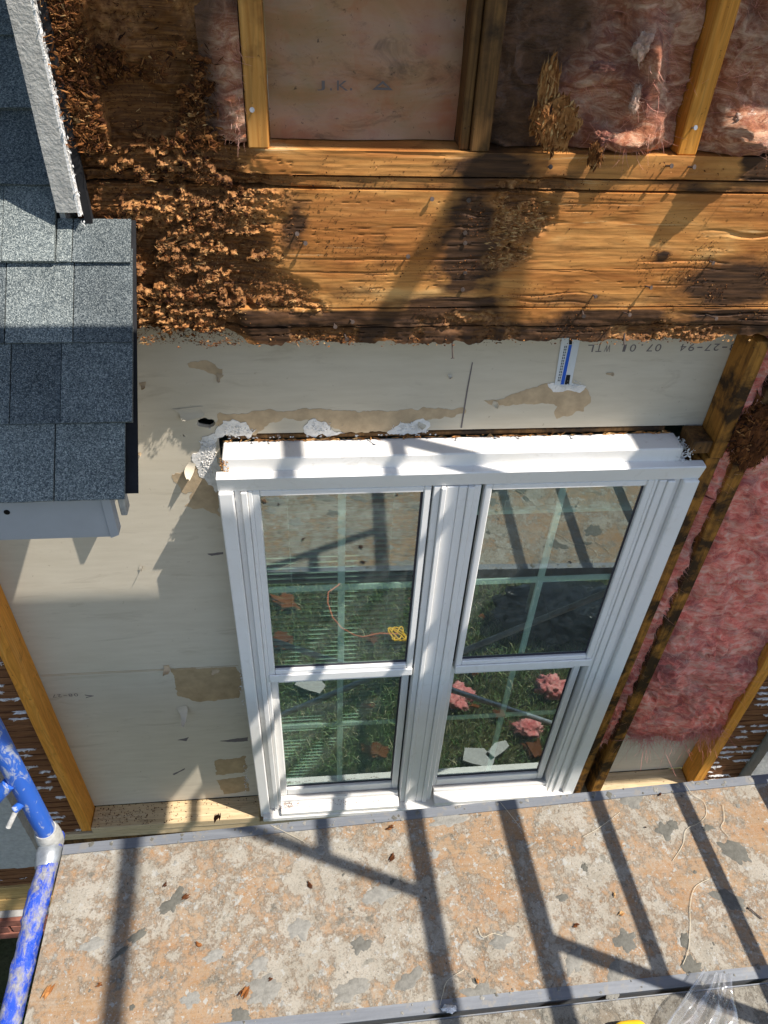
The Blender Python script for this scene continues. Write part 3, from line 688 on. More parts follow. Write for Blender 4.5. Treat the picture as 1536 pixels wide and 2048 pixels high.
# sill plates
MB().bbox(-.878, -.235, -.003, .089, -2.935, -2.892, .003).obj('sill_plate', MAT['sillwood'], hw)
MB().bbox(-1.9, 2.4, .0, .089, -2.978, -2.937, .003).obj('sill_plate', MAT['sillwood'], hw)
MB().bbox(1.158, 1.541, -.003, .089, -2.935, -2.892, .003).obj('sill_plate', MAT['sillwood'], hw)
MB().bbox(-2.6, 2.6, .0, .089, -3.463, -3.362, .003).obj('band_plate', MAT['sillold'], hw)
MB().bbox(-2.6, 2.6, -.004, .089, -3.573, -3.466, .003).obj('band_plate', MAT['sillold'], hw)
# rot specks lying on the new sill
q = scatter(260, -.87, -.25, 0, .086, lambda x, y: sstep(-.4, -.75, x)*.9+.08+sstep(.05, .09, y)*.6)
flakes(np.stack([q[:, 0], q[:, 1], np.full(260, -2.891)], 1), RNG.uniform(.003, .012, 260), RNG.uniform(.002, .005, 260), RNG.uniform(.001, .003, 260), RNG.uniform(.1, .45, 260), None, 'rot_crumbs', None, hw, kind='stuff')
# lath strips either side, with plaster keys between them
def laths(x0f, x1f, z0, z1, ):
    z = z1; i = 0
    while z > z0:
        h = .036; zb = z-h
        x0 = x0f(zb); x1 = x1f(zb)
        hf_slab(x0, x1, zb+.004, z-.003, .007, lambda X, Z: .002*fbm(X*20, Z*60, i*.7, 3, i)+.0015*ridge(X*8, Z*90, i, 2, 3), .012, .03, MAT['lath'], 'lath', hw)
        n = 130; P = np.stack([RNG.uniform(x0, x1, n), RNG.uniform(.006, .016, n), zb+.001+RNG.normal(0, .0016, n)], 1)
        keep = fbm(P[:, 0]*14, P[:, 2]*3, i*1.3, 3, 5) > .2
        P = P[keep]; n = len(P)
        if n: flakes(P, RNG.uniform(.008, .03, n), RNG.uniform(.002, .006, n), RNG.uniform(.002, .005, n), np.ones(n), RNG.normal(size=(n, 3))*[3, .4, .35], 'plaster_key', MAT['plaster'], hw, kind='stuff')
        z -= h; i += 1
laths(lambda z: -1.09, lambda z: -.921, -2.93, -1.55)
laths(lambda z: -1.9, lambda z: -.7, -3.358, -3.12)
laths(lambda z: 1.592, lambda z: 1.745, -2.93, -1.75)
MB().box(-1.095, -.919, .030, .05, -2.936, -1.2).obj('sheathing', MAT['stud_dark'], hw)
MB().box(1.59, 1.75, .030, .05, -2.936, -.835).obj('sheathing', MAT['stud_dark'], hw)
MB().box(-2.6, 2.6, .030, .05, -3.36, -2.98).obj('sheathing', MAT['stud_dark'], hw)

# ------------------------------------------------------------------ stucco that is still up
def stucco_slab(name, label, x0, x1, z0, z1, y0, y1):
    o = hf_slab(x0, x1, z0, z1, .012, lambda X, Z: .003*fbm(X*60, Z*60, 1, 4, 2), y0, y1, MAT['stucco'], name, None,
                edge=None, label=label, cat='wall'); return o
stucco_slab('stucco_wall', 'grey stucco wall left of the exposed lath at the scaffold post', -2.6, -1.094, -3.118, -1.2, -.03, .028)
stucco_slab('stucco_wall', 'grey stucco wall at the right edge beyond the lath strips', 1.752, 3.2, -3.118, -.835, -.03, .028)
stucco_slab('stucco_wall', 'grey stucco wall past the right end of the rotted header', 1.252, 3.2, -.832, 1.9, -.03, .10)
sc_ = hf_slab(-.445, -.4085, -.528, 1.9, .006, lambda X, Z: .0008*fbm(X*60, Z*60, 1, 3, 2)+.0006*fbm(X*170, Z*170, 1, 2, 4), -.030, .0, MAT['stucco'], 'stucco_edge', None,
              label='narrow strip of grey stucco with ragged white cut edge above the shingles', cat='stucco strip')
MB().box(-.4083, -.4040, -.0295, -.001, -.535, 1.9).obj('cut_face', MAT['plaster'], sc_)
n = 420; Z_ = RNG.uniform(-.56, .35, n); P = np.stack([-.4035+RNG.uniform(-.003, .003, n), RNG.uniform(-.032, -.004, n), Z_], 1)
flakes(P, RNG.uniform(.003, .012, n), RNG.uniform(.002, .006, n), RNG.uniform(.001, .003, n), np.ones(n), RNG.normal(size=(n, 3))*[.3, .6, 1.4], 'cut_edge', MAT['plaster'], sc_, kind='stuff')
MB().box(-.4035, -.390, -.012, .002, -.56, 1.9).obj('felt_edge', MAT['black'], sc_)
MB().box(-.45, -.44, .001, 2.2, -1.2, 1.9).obj('side_wall', MAT['stucco'], sc_)

# ------------------------------------------------------------------ brick base
bw = thing('brick_base', 'red brick base with a dark opening under the wall plates', 'wall', (-1.2, -.02, -4.3))
bv = MB().bbox(0, .195, -.045, .05, 0, .055, .003).me('brick', MAT['brick'])
zz = -3.578
for r in range(3):
    zt = zz-.066*r; x = -2.5-(.1 if r % 2 else 0)
    while x < 2.4:
        o = link('brick', bv, bw); b = off(bw); o.location = (b[0]+x, b[1]+random.uniform(-.002, .002), b[2]+zt-.057); x += .205
MB().box(-2.6, 2.6, -.030, .05, -3.776, -3.576).obj('mortar', MAT['mortar'], bw)
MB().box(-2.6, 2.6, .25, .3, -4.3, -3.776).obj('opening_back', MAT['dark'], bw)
MB().box(-2.6, -2.2, -.04, .25, -4.3, -3.778).obj('pier', MAT['brick'], bw); MB().box(-.4, 2.6, -.04, .25, -4.3, -3.778).obj('pier', MAT['brick'], bw)

# ------------------------------------------------------------------ drywall seen from behind
YD = .0895
dw = thing('drywall_sheet', 'beige back of torn drywall around the window between the studs', 'drywall', (0, YD, -2.9))
def drywall_mesh():
    mb = MB(); y0, y1 = YD, YD+.0127
    hx, hz = WY(412, 846, YD)[[0, 2]]; a, b, c, d = hx-.06, hx+.045, hz-.040, hz+.045
    mb.box(-.93, a, y0, y1, -2.89, -.80); mb.box(a, b, y0, y1, d, -.80); mb.box(b, 1.06, y0, y1, -1.1145, -.80)
    mb.box(a, -.222, y0, y1, -2.89, c); mb.box(b, -.18, y0, y1, c, -1.1145) if b < -.18 else None
    mb.box(1.0, 1.6, y0, y1, -2.89, -1.1145); mb.box(1.061, 1.6, y0, y1, -1.1144, -.80)
    n = 40; V = []; F = []
    for k in range(n):
        t = 2*math.pi*k/n; ct, st = math.cos(t), math.sin(t); s = min(((b-hx) if ct > 0 else (hx-a))/max(abs(ct), 1e-6), ((d-hz) if st > 0 else (hz-c))/max(abs(st), 1e-6))
        r = .021*(1+.10*math.cos(2*t))*(1+.3*float(fbm(ct*2, st*2, .5, 3, 4)))
        V += [(hx+ct*s, y0, hz+st*s), (hx+ct*r, y0, hz+st*r*.75), (hx+ct*r*.9, y1, hz+st*r*.7), (hx+ct*s, y1, hz+st*s)]
    for k in range(n):
        i, j = 4*k, 4*((k+1) % n); F += [(i, j, j+1, i+1), (i+1, j+1, j+2, i+2), (i+2, j+2, j+3, i+3)]
    mb.add(V, F); return mb
fixn(drywall_mesh().obj('panel', MAT['drywall'], dw))
WP = lambda nm, pix, m, **k: wall_patch(nm, pix, YD, MAT[m], dw, **k)
WP('torn_patch', [(440, 826), (600, 818), (760, 822), (928, 815), (930, 826), (905, 832), (850, 842), (790, 862), (700, 866), (640, 846), (590, 838), (545, 842), (510, 872), (480, 862), (430, 852)], 'tan', seed=1, amp=.011)
WP('torn_patch', [(968, 802), (1020, 790), (1090, 768), (1125, 762), (1175, 778), (1180, 798), (1168, 822), (1140, 830), (1112, 838), (1115, 812), (1080, 806), (1010, 812), (985, 812)], 'tan', seed=2, amp=.011)
WP('gypsum_tear', [(396, 886), (402, 872), (432, 868), (446, 842), (470, 840), (490, 846), (515, 862), (498, 874), (455, 870), (430, 886)], 'gyp', th=.002, seed=3, amp=.014)
WP('gypsum_tear', [(606, 852), (626, 838), (648, 842), (660, 858), (690, 866), (612, 872)], 'gyp', th=.0016, seed=4, amp=.012)
WP('gypsum_tear', [(775, 866), (800, 848), (835, 842), (850, 836), (862, 852), (852, 866)], 'gyp', th=.0016, seed=5, amp=.014)
WP('gypsum_tear', [(1095, 768), (1130, 762), (1172, 772), (1160, 784), (1130, 780), (1108, 782)], 'gyp', th=.0014, seed=6)
WP('torn_patch', [(342, 1338), (470, 1334), (482, 1352), (478, 1396), (400, 1404), (356, 1392), (350, 1360)], 'tan2', seed=7, amp=.011)
WP('torn_patch', [(430, 1522), (490, 1512), (494, 1544), (432, 1550)], 'tan2', seed=8, amp=.011)
WP('torn_patch', [(432, 1560), (492, 1552), (498, 1582), (450, 1588)], 'tan2', seed=9, amp=.011)
WP('torn_patch', [(345, 950), (385, 935), (432, 950), (440, 1035), (405, 1020), (370, 1012), (385, 985), (360, 985)], 'tan', seed=10, amp=.011)
WP('gypsum_tear', [(385, 905), (425, 880), (438, 930), (432, 985), (410, 960), (395, 945)], 'gyp', th=.0015, seed=11, amp=.014)
WP('torn_patch', [(372, 724), (410, 720), (446, 738), (446, 754), (380, 734)], 'tan', seed=12, amp=.011)
WP('scuff', [(415, 1108), (446, 1104), (446, 1108), (424, 1111)], 'ink', seed=13, amp=.003)
WP('scuff', [(440, 1482), (496, 1474), (496, 1482), (470, 1484)], 'ink', seed=14, amp=.003)
WP('pencil_mark', [(345, 1548), (370, 1536), (369, 1539), (348, 1550)], 'ink', seed=15, amp=.003)
WP('pencil_mark', [(355, 1480), (378, 1474), (373, 1482)], 'ink', seed=16, amp=.003)
for (px, py, w, h, ang, cu, sd) in ((362, 1412, .03, .075, .25, 1.8, 1), (285, 764, .014, .024, .2, 2.4, 2), (278, 1134, .022, .02, 1.2, 2.0, 3), (332, 1330, .024, .04, .1, 2.2, 4), (385, 925, .022, .05, -.4, 1.5, 5),
                                    (278, 905, .009, .010, .3, 2.0, 6), (845, 846, .02, .022, -.5, 2.4, 7), (440, 748, .014, .02, -.3, 1.6, 8), (900, 748, .014, .012, 0, 2.0, 9), (430, 1338, .03, .018, .1, 1.2, 10), (985, 806, .016, .022, 1.4, 1.6, 11), (1220, 745, .018, .008, .1, 1.2, 12)):
    p = WY(px, py, YD); curl_flap('paper_flap', p[0], p[2], w, h, YD, MAT['drywall'] if sd % 2 else MAT['tan'], dw, ang, cu, sd)
gx = []
for (px, py, sx, sy, n) in ((470, 860, 26, 9, 130), (415, 888, 14, 9, 70), (640, 856, 20, 9, 60), (820, 856, 28, 9, 80), (1135, 772, 26, 7, 50), (415, 925, 12, 26, 130), (485, 1350, 5, 40, 60), (492, 1560, 4, 25, 50)):
    for k in range(n):
        q_ = WY(px+RNG.normal(0, sx*.6), py+RNG.normal(0, sy*.6), YD-.002); gx.append(q_)
n = len(gx); flakes(np.array(gx), RNG.uniform(.002, .010, n), RNG.uniform(.002, .006, n), RNG.uniform(.0008, .003, n), np.ones(n), RNG.normal(size=(n, 3))*[1, .3, 1], 'gypsum_crumbs', MAT['gyp'], dw, kind='stuff')
p = WY(375, 815, YD); curl_flap('paper_flap', p[0], p[2], .075, .03, YD, MAT['drywall'], dw, .1, .7, 3)
fixn(MB().box(-.878, -.25, YD-.0012, YD-.0002, -2.044, -2.0425).obj('seam', MAT['tan'], dw))
MB().box(-.878, -.26, YD-.0011, YD-.0002, -2.050, -2.0488).obj('seam', MAT['tan'], dw)
fixn(MB().prism([WY(x, y, YD-.0011) for x, y in ((944, 725), (946, 725), (936, 780), (924, 856), (921, 856), (934, 776))], (0, .0008, 0)).obj('saw_cut', MAT['ink'], dw))
def stamp(chars, x, z, pitch, h):
    for i, ch in enumerate(chars):
        if ch == ' ': continue
        w_, hh, up = (pitch*.70, h, 0) if ch not in '-.1' else ((pitch*.62, h*.16, h*.42) if ch == '-' else ((pitch*.22, h*.18, 0) if ch == '.' else (pitch*.34, h, 0)))
        text_mesh('stamp_character', ch, w_, hh, MAT['ink'], dw, (x-i*pitch-(pitch*.7-w_)/2, z-up), True, YD)
stamp('08-27-94  07.01 WTL', 1.072, -.8745, .0212, .0195)
stamp('08-27', -.785, -2.150, .0175, .016)
pz = WY(178, 1392, YD)
fixn(MB().prism([(pz[0]-.012, YD-.001, pz[2]+.009), (pz[0]+.016, YD-.001, pz[2]), (pz[0]-.012, YD-.001, pz[2]-.009), (pz[0]-.010, YD-.001, pz[2]-.005), (pz[0]+.008, YD-.001, pz[2]), (pz[0]-.010, YD-.001, pz[2]+.005)], (0, .0008, 0)).obj('triangle_mark', MAT['ink'], dw))
# white tape with a blue stripe
tpz = thing('tape_strip', 'white tape strip with blue stripe and fine print on the drywall', 'tape', (.64, YD-.002, -.93))
def quad_on(name, pix, m, y):
    return fixn(MB().prism([WY(x, yy, y) for x, yy in pix], (0, .0004, 0)).obj(name, MAT[m], tpz))
quad_on('backing', [(1126, 660), (1164, 660), (1142, 772), (1109, 770)], 'tape', YD-.0022)
quad_on('stripe', [(1138, 690), (1144, 690), (1128, 769), (1121, 769)], 'ink_blue', YD-.0028)
quad_on('bar', [(1139, 660), (1146, 660), (1144, 689), (1138, 689)], 'ink_dark', YD-.0028)
quad_on('bar', [(1133, 750), (1141, 750), (1138, 769), (1129, 769)], 'ink_dark', YD-.0028)
for k in range(2):
    for j in range(13):
        y0_ = 692+j*5.6; x0_ = 1132.5-(y0_-692)*.195-k*3.2
        quad_on('print_line', [(x0_, y0_), (x0_+1.5, y0_), (x0_+.8, y0_+3.6), (x0_-.7, y0_+3.6)], 'ink_dark', YD-.0028)

# dark room behind the window
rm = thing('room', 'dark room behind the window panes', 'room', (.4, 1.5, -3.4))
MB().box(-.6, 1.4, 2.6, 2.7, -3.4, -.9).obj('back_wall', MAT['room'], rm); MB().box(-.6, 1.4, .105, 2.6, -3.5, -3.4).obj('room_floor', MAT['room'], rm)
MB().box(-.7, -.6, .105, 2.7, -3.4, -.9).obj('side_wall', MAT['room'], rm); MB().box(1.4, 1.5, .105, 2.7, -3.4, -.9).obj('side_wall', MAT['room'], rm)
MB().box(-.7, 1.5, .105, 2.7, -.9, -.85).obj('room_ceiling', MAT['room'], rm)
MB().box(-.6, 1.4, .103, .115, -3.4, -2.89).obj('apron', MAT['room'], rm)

# ------------------------------------------------------------------ twin double-hung window
win = thing('twin_window', 'white vinyl twin double-hung window with grilles in the opened wall', 'window', (.4, .03, -2.87))
VW, VD = MAT['vinyl'], MAT['vinyl_dirty']
XA, XB, XM = -.226, 1.030, .385           # outer edges of the flange, centre of the mullion
ZT, ZB = -1.174, -2.875
def wbox(name, m, *b, bev=.0015, parent=None): return MB().bbox(*b, bev).obj(name, m, parent or win)
wbox('head_jamb', VD, -.210, .968, .0145, .087, -1.180, -1.135, bev=.003)
wbox('side_jamb', VW, -.210, -.172, .0165, .087, ZB, -1.1735); wbox('side_jamb', VW, .960, .985, .0165, .087, ZB, -1.1735)
fixn(MB().prism([(XA, .014, ZT), (XA, -.010, ZT-.001), (XA, -.013, ZT-.004), (XA, -.001, ZT-.050), (XA, .014, ZT-.050)], (XB-XA, 0, 0)).obj('flange', VW, win))
wbox('flange', VW, XA, XA+.037, -.012, .0145, ZB, ZT-.0505, bev=.003)
wbox('flange', VW, XB-.044, XB, -.012, .0145, ZB, ZT-.0505, bev=.003)
for (a, b) in ((XA+.0375, XA+.054), (XB-.062, XB-.0445)):                    # recessed channel beside the flange
    wbox('channel', VW, a, b, .006, .0145, ZB, ZT-.0505)
for a, b, y in ((XA+.0545, XA+.071, -.006), (XA+.0715, XA+.083, .001), (XB-.0840, XB-.0625, -.006), (XB-.1060, XB-.0845, -.001), (XB-.1180, XB-.1065, .003)):
    wbox('jamb_liner', VW, a, b, y, .050, ZB, ZT-.0545, bev=.002)
# mullion: layered cover strips
for a, b, y in ((.3195, .338, .000), (.3385, .352, -.009), (.3525, .384, -.003), (.3845, .408, -.0035), (.4085, .425, -.009), (.4255, .4440, -.0005)):
    wbox('mullion_strip', VW, a, b, y, .050, ZB, ZT-.0545, bev=.002)
def frame4(mb, x0, x1, z0, z1, wl_, wr_, wb, wt, y0, y1, bev=.003):
    mb.bbox(x0, x0+wl_, y0, y1, z0, z1, bev); mb.bbox(x1-wr_, x1, y0, y1, z0, z1, bev)
    mb.bbox(x0+wl_+.0003, x1-wr_-.0003, y0+.0006, y1-.0006, z0, z0+wb, bev); mb.bbox(x0+wl_+.0003, x1-wr_-.0003, y0+.0006, y1-.0006, z1-wt, z1, bev); return mb
def sash(x0, x1, z0, z1, gx0, gx1, gz0, gz1, y0, y1, gy, xm, zm):
    s = frame4(MB(), x0, x1, z0, z1, gx0-x0, x1-gx1, gz0-z0, z1-gz1, y0, y1).obj('sash', VW, win)
    pn = MB().box(gx0-.004, gx1+.004, gy, gy+.003, gz0-.004, gz1+.004).obj('pane', MAT['glass'], s); pn.data.materials.append(MAT['glass_back'])
    for f_ in pn.data.polygons: f_.material_index = 0 if f_.normal.y < -.5 else 1
    MB().bbox(xm-.0105, xm+.0105, gy+.0065, gy+.0125, gz0, gz1, .002).obj('muntin', MAT['muntin'], s)
    MB().bbox(gx0, gx1, gy+.0060, gy+.0120, zm-.012, zm+.012, .002).obj('muntin', MAT['muntin'], s)
    MB().box(gx0, gx1, gy-.0012, gy-.0004, gz0, gz0+.010).obj('gasket', MAT['gasket'], s)  # navy strip paints the shadow line at the glass bottom along with the gasket
    MB().box(gx1-.006, gx1, gy-.0012, gy-.0004, gz0+.0105, gz1).obj('gasket', MAT['gasket'], s)
    return s
for (gx0, gx1, lx0, lx1, xm) in ((-.125, .295, -.121, .289, .084), (.475, .893, .466, .878, .676)):
    sash(gx0-.0195, gx1+.0195, -2.020, -1.2285, gx0, gx1, -1.969, -1.250, .003, .028, .015, xm, -1.617)
    wbox('meeting_rail', VW, gx0-.019, gx1+.019, -.004, .0025, -2.018, -1.985, bev=.002)
    sash(lx0-.024, lx1+.024, -2.800, -2.030, lx0, lx1, -2.757, -2.075, .032, .056, .044, xm, -2.362)
    # sloping sill
    a, b = gx0-.019, gx1+.019
    fixn(MB().prism([(a, .056, -2.802), (a, -.030, -2.826), (a, -.030, -2.846), (a, .056, -2.846)], (b-a, 0, 0)).obj('sill', VD, win))
    wbox('sill_lip', VD, a, b, .010, .022, -2.8150, -2.796, bev=.002)
wbox('sill_nose', VD, XA+.01, XB-.01, -.034, .05, -2.873, -2.8475, bev=.003)
# swollen wood strip and staples behind the head
MB().bbox(-.20, .94, .0885, .100, -1.131, -1.118, .002).obj('head_trim', MAT['stud_dark'], win)
n = 160; P = np.stack([RNG.uniform(-.2, .95, n), .084+RNG.uniform(-.003, .003, n), -1.134+RNG.uniform(0, .004, n)], 1)
flakes(P, RNG.uniform(.006, .03, n), RNG.uniform(.003, .006, n), RNG.uniform(.001, .003, n), RNG.uniform(.65, 1, n), RNG.normal(size=(n, 3))*[3, .5, .3], 'splinters', None, win, kind='stuff')
n = 26; P = np.stack([RNG.uniform(-.2, .35, n), np.full(n, .0875), -1.126+RNG.uniform(-.002, .002, n)], 1)
flakes(P, RNG.uniform(.005, .010, n), RNG.uniform(.004, .006, n), RNG.uniform(.003, .004, n), np.ones(n), RNG.normal(size=(n, 3))*[3, .3, .3], 'plaster_dots', MAT['plaster'], win, kind='stuff')
n = 150; P = np.stack([RNG.uniform(-.215, -.195, n), RNG.uniform(.012, .03, n), RNG.uniform(-1.176, -1.14, n)], 1)
flakes(P, RNG.uniform(.003, .012, n), RNG.uniform(.002, .005, n), RNG.uniform(.001, .003, n), RNG.uniform(.75, 1, n), None, 'splinters', None, win, kind='stuff')
n = 170; P = np.stack([RNG.uniform(.955, .99, n), RNG.uniform(.0, .06, n), RNG.uniform(-1.176, -1.13, n)], 1)
flakes(P, RNG.uniform(.004, .016, n), RNG.uniform(.003, .007, n), RNG.uniform(.001, .003, n), np.ones(n), None, 'caulk_crumbs', MAT['plaster'], win, kind='stuff')
n = 230; x_ = np.concatenate([RNG.normal(-.12, .02, 130), RNG.uniform(-.12, .25, 100)]); P = np.stack([x_, RNG.uniform(-.012, .008, n), np.zeros(n)], 1); P[:, 2] = -2.826+(P[:, 1]+.030)*.28+.001
flakes(P, RNG.uniform(.002, .008, n), RNG.uniform(.0015, .004, n), RNG.uniform(.001, .002, n), RNG.uniform(.2, .6, n), None, 'rot_crumbs', None, win, kind='stuff')
nail(win, WY(556, 870, .085)[0], .083, -1.134, .02, (.05, -.2, 1), 'rust')

# blinds
slat_me = None
for bi, (x0, x1, lab) in enumerate(((-.15, .318, 'pale green slatted blind behind the left pair of panes'), (.452, .915, 'raised pale green blind bunched at the top behind the right panes'))):
    bl = thing('window_blind', lab, 'blind', ((x0+x1)/2, .085, -1.20), 'blinds behind the panes')
    if slat_me is None:
        mb = MB(); w = (x1-x0)/2; pr = []
        for k in range(7):
            t = k/6-.5; pr.append((t*.025, .0016*(1-4*t*t)))
        V = [(sx*w, p_, z_) for sx in (-1, 1) for p_, z_ in pr]; V += [(v[0], v[1], v[2]-.0005) for v in V]
        F = [(k, k+1, k+8, k+7) for k in range(6)] + [(k+15, k+14, k+21, k+22) for k in range(6)]
        slat_me = mesh_from('slat', V, F, MAT['blind'], True)
    z = -1.225; k = 0
    while z > -2.80:
        o = link('slat', slat_me, bl); b = off(bl); o.location = (b[0]+(x0+x1)/2, b[1]+.085, b[2]+z); o.rotation_euler = (math.radians(-28+random.uniform(-2, 2)), math.radians(random.uniform(-.25, .25)), 0); z -= .0215 if bi == 0 else .0021; k += 1
        if bi and k > 72: break
    MB().bbox(x0, x1, .070, .10, -1.215, -1.19, .002).obj('head_rail', MAT['blind'], bl)
    zb_ = -2.83 if bi == 0 else z-.02
    MB().bbox(x0, x1, .073, .098, zb_, zb_+.015, .002).obj('bottom_rail', MAT['blind'], bl)
    for xx in (x0+.09, x1-.09): MB().tube((xx, .072, zb_+.01), (xx, .072, -1.2), .0006, 5).obj('cord', MAT['blind'], bl)

# ------------------------------------------------------------------ stud bays: paper, boards, insulation
def bay_mat():
    t = NT('stained_vapour_film', .45, .4); n = t.noise((1, 1, 1), 6, 5, .6, .4); m = t.noise((1, 1, 1), 13, 5, .65, .4, (3, 2, 1))
    c = t.ramp(n, (.3, (.34, .12, .065)), (.5, (.40, .22, .125)), (.7, (.30, .20, .10)))
    c = t.mix(t.ramp(m, (.55, 0), (.72, .6)), c, (.38, .12, .05)); s = t.noise((1, 1, 1), 90, 4, .7)
    c = t.mix(t.ramp(s, (.63, 0), (.70, .8)), c, (.05, .025, .015)); g2 = t.noise((1, 1, 2), 9, 6, .7, .8, (6, 1, 2)); c = t.mix(t.ramp(g2, (.55, 0), (.70, .7)), c, (.09, .05, .03)); t.color(c)
    t.bump(t.noise((1.2, 1, 3), 5, 4, .6, .4), .35, .015); return t.m
MAT['film'] = bay_mat()
vf = hf_slab(-.0525, .298, -.419, 1.2, .012, lambda X, Z: .009*fbm(X*6, Z*14, 1, 4, 3)+.014*ridge(X*3+fbm(X*5, Z*5, 1, 2, 3), Z*11, 2, 3, 6)*sstep(-.22, -.42, Z)+.003*ridge(X*9+2*Z, Z*20, 2, 2, 6), .068, .085, MAT['film'], 'vapour_film', None,
             label='stained brownish vapour film with faint stamp between the upper studs', cat='film')
for s, pxl, w_ in (('J', 642, .014), ('.', 662, .004), ('K', 685, .020), ('.', 702, .004)):
    a = WY(pxl, 181, .054); text_mesh('stamp_letter', s, w_, .016 if s != '.' else .004, MAT['ink'], vf, (a[0]-w_/2, a[2]), False, .054)
a = WY(765, 180, .054)
fixn(MB().prism([(a[0]-.019, .0535, a[2]), (a[0]+.019, .0535, a[2]), (a[0], .0535, a[2]+.015), (a[0], .0535, a[2]+.010), (a[0]+.010, .0535, a[2]+.004), (a[0]-.010, .0535, a[2]+.004), (a[0], .0535, a[2]+.0099), (a[0], .0535, a[2]+.0149)], (0, .0005, 0)).obj('stamp_letter', MAT['ink'], vf))
g0 = lambda X, Z, cx, cz, rx, rz: np.exp(-((X-cx)/rx)**2-((Z-cz)/rz)**2)
for k in range(5):
    x0 = -.404+k*.0625; MB().bbox(x0, x0+.060, .062+.003*(k % 2), .088, -.42, 1.2, .002).obj('back_board', MAT['board_dark'], hw)
hf_slab(-.338, -.150, -.421, .9, .004, lambda X, Z: .020*fbm(X*14, Z*14, 3, 4, 33)+.008*fbm(X*90, Z*110, 3, 3, 34)+.005*ridge(X*20, Z*50, 2, 3, 35)-.05*g0(X, Z, -.285, -.36, .035, .045)-.04*g0(X, Z, -.20, -.37, .03, .03), .045, .0615, MAT['header'], 'decayed_sheathing', hw,
        {'rot': lambda X, Z: 1+0*X, 'stain': lambda X, Z: 0*X, 'isl': lambda X, Z: .75*sstep(-.05, .25, fbm(X*13, Z*13, 1.4, 4, 33))})
# crumbled wood standing in the left bay
dn = lambda x, z: np.clip(sstep(-.05, .25, fbm(x*13, z*13, 1.4, 4, 33))*(1-sstep(-.30, -.24, z+.35*np.clip(-x-.36, 0, 1)))+.9*(x < -.34), 0, 1)
def ycav(x, z): return np.where(x < -.335, .0+.004*fbm(x*40, z*40, 1, 3, 3), .045-.035*sstep(-.2, .4, fbm(x*11, z*11, 2.4, 3, 44)))
q = scatter(700, -.40, -.10, -.425, -.13, dn); xx, zz_ = q[:, 0], q[:, 1]; n = len(xx)
lumps(np.stack([xx, ycav(xx, zz_)-RNG.uniform(.0, .012, n), zz_], 1), RNG.uniform(.0015, .0055, n), np.clip(.42+RNG.normal(0, .2, n), .03, .95), hw, sub=2)
rot_chips(6500, -.405, -.10, -.425, -.13, dn, .026, (.0015, .006), hw, .44, 'rotten_fibre', 1.0, ycav, .6)
rot_chips(5200, -.405, -.12, -.425, .02, lambda x, z: .6+0*x, .012, (.003, .013), hw, .33, 'rotten_fibre', 1.3, lambda x, z: np.where(x < -.335, .004, .040)+.006*fbm(x*30, z*30, 2, 2, 4), .5, (.08, .28))
rot_chips(2600, -.405, -.115, -.425, -.13, dn, .03, (.008, .026), hw, .44, 'rotten_fibre', 1.2, ycav, .6, (.08, .28))
rot_chips(3600, -.405, -.335, -.43, .1, lambda x, z: .6+0*x, .005, (.003, .012), hw, .62, 'rotten_fibre', 2.6, lambda x, z: .004+0*x, .3, (.12, .4))
hf_slab(-.404, -.338, -.42, 1.2, .005, lambda X, Z: .006*fbm(X*30, Z*45, 1, 4, 8)+.004*ridge(X*10, Z*90, 1, 3, 8), .006, .06, MAT['header'], 'corner_post', hw, {'rot': lambda X, Z: .85+0*X, 'stain': lambda X, Z: 0*X, 'isl': lambda X, Z: sstep(-.1, .2, fbm(X*20, Z*30, 1, 3, 8))})

def batt(name, label, x0, x1, z0, z1, y0, hf, m, nf, dirt=None, res=.005, edge=None, fl=(.015, .05), yb=.088, group='pink insulation in the wall', flow=(.3, -.35, -.5), fm=None, fw=(.0007, .0018)):
    dirt = dirt or (lambda X, Z: 0*X)
    H = lambda X, Z: hf(X, Z)+.014*fbm(X*20, Z*16, 3, 5, 21)+.016*ridge(X*11+3.0*fbm(X*7, Z*7, 1, 2, 3), Z*17+3.0*fbm(X*7, Z*7, 6, 2, 4), 1, 4, 22)-.006
    o = hf_slab(x0, x1, z0, z1, res, H, y0, yb, MAT[m], name, None, {'dirt': dirt}, edge, label=label, cat='insulation', group=group)
    X = RNG.uniform(x0, x1, nf); Z = RNG.uniform(z0, z1, nf); Yv = np.minimum(y0-H(X, Z), yb)+.001
    fd = np.stack([fbm(X*7, Z*7, 5, 3, 61), 0*X, fbm(X*7, Z*7, 9, 3, 62)], 1)*1.6
    D = np.array(flow)[None]+fd+RNG.normal(size=(nf, 3))*.35
    ribbons(np.stack([X, Yv, Z], 1), D, RNG.uniform(*fl, nf)*RNG.uniform(.3, 1, nf), RNG.uniform(*fw, nf)*RNG.uniform(.4, 1, nf), MAT[fm or 'pinkfibre'], 'fibres', o, 4, .5, dirt(X, Z), kind='stuff')
    return o
def g(X, Z, cx, cz, rx, rz): return np.exp(-((X-cx)/rx)**2-((Z-cz)/rz)**2)
batt('insulation_scrap', 'torn dirty pink insulation scrap against the left upper stud', -.165, -.094, -.412, .2, .030,
     lambda X, Z: .026*sstep(-.16, -.11, X)+.012*g(X, Z, -.11, -.33, .03, .05), 'pink2', 1500,
     lambda X, Z: np.clip(.15+.9*sstep(-.12, -.16, X)+.5*sstep(-.25, -.2, Z), 0, 1), fl=(.01, .03))
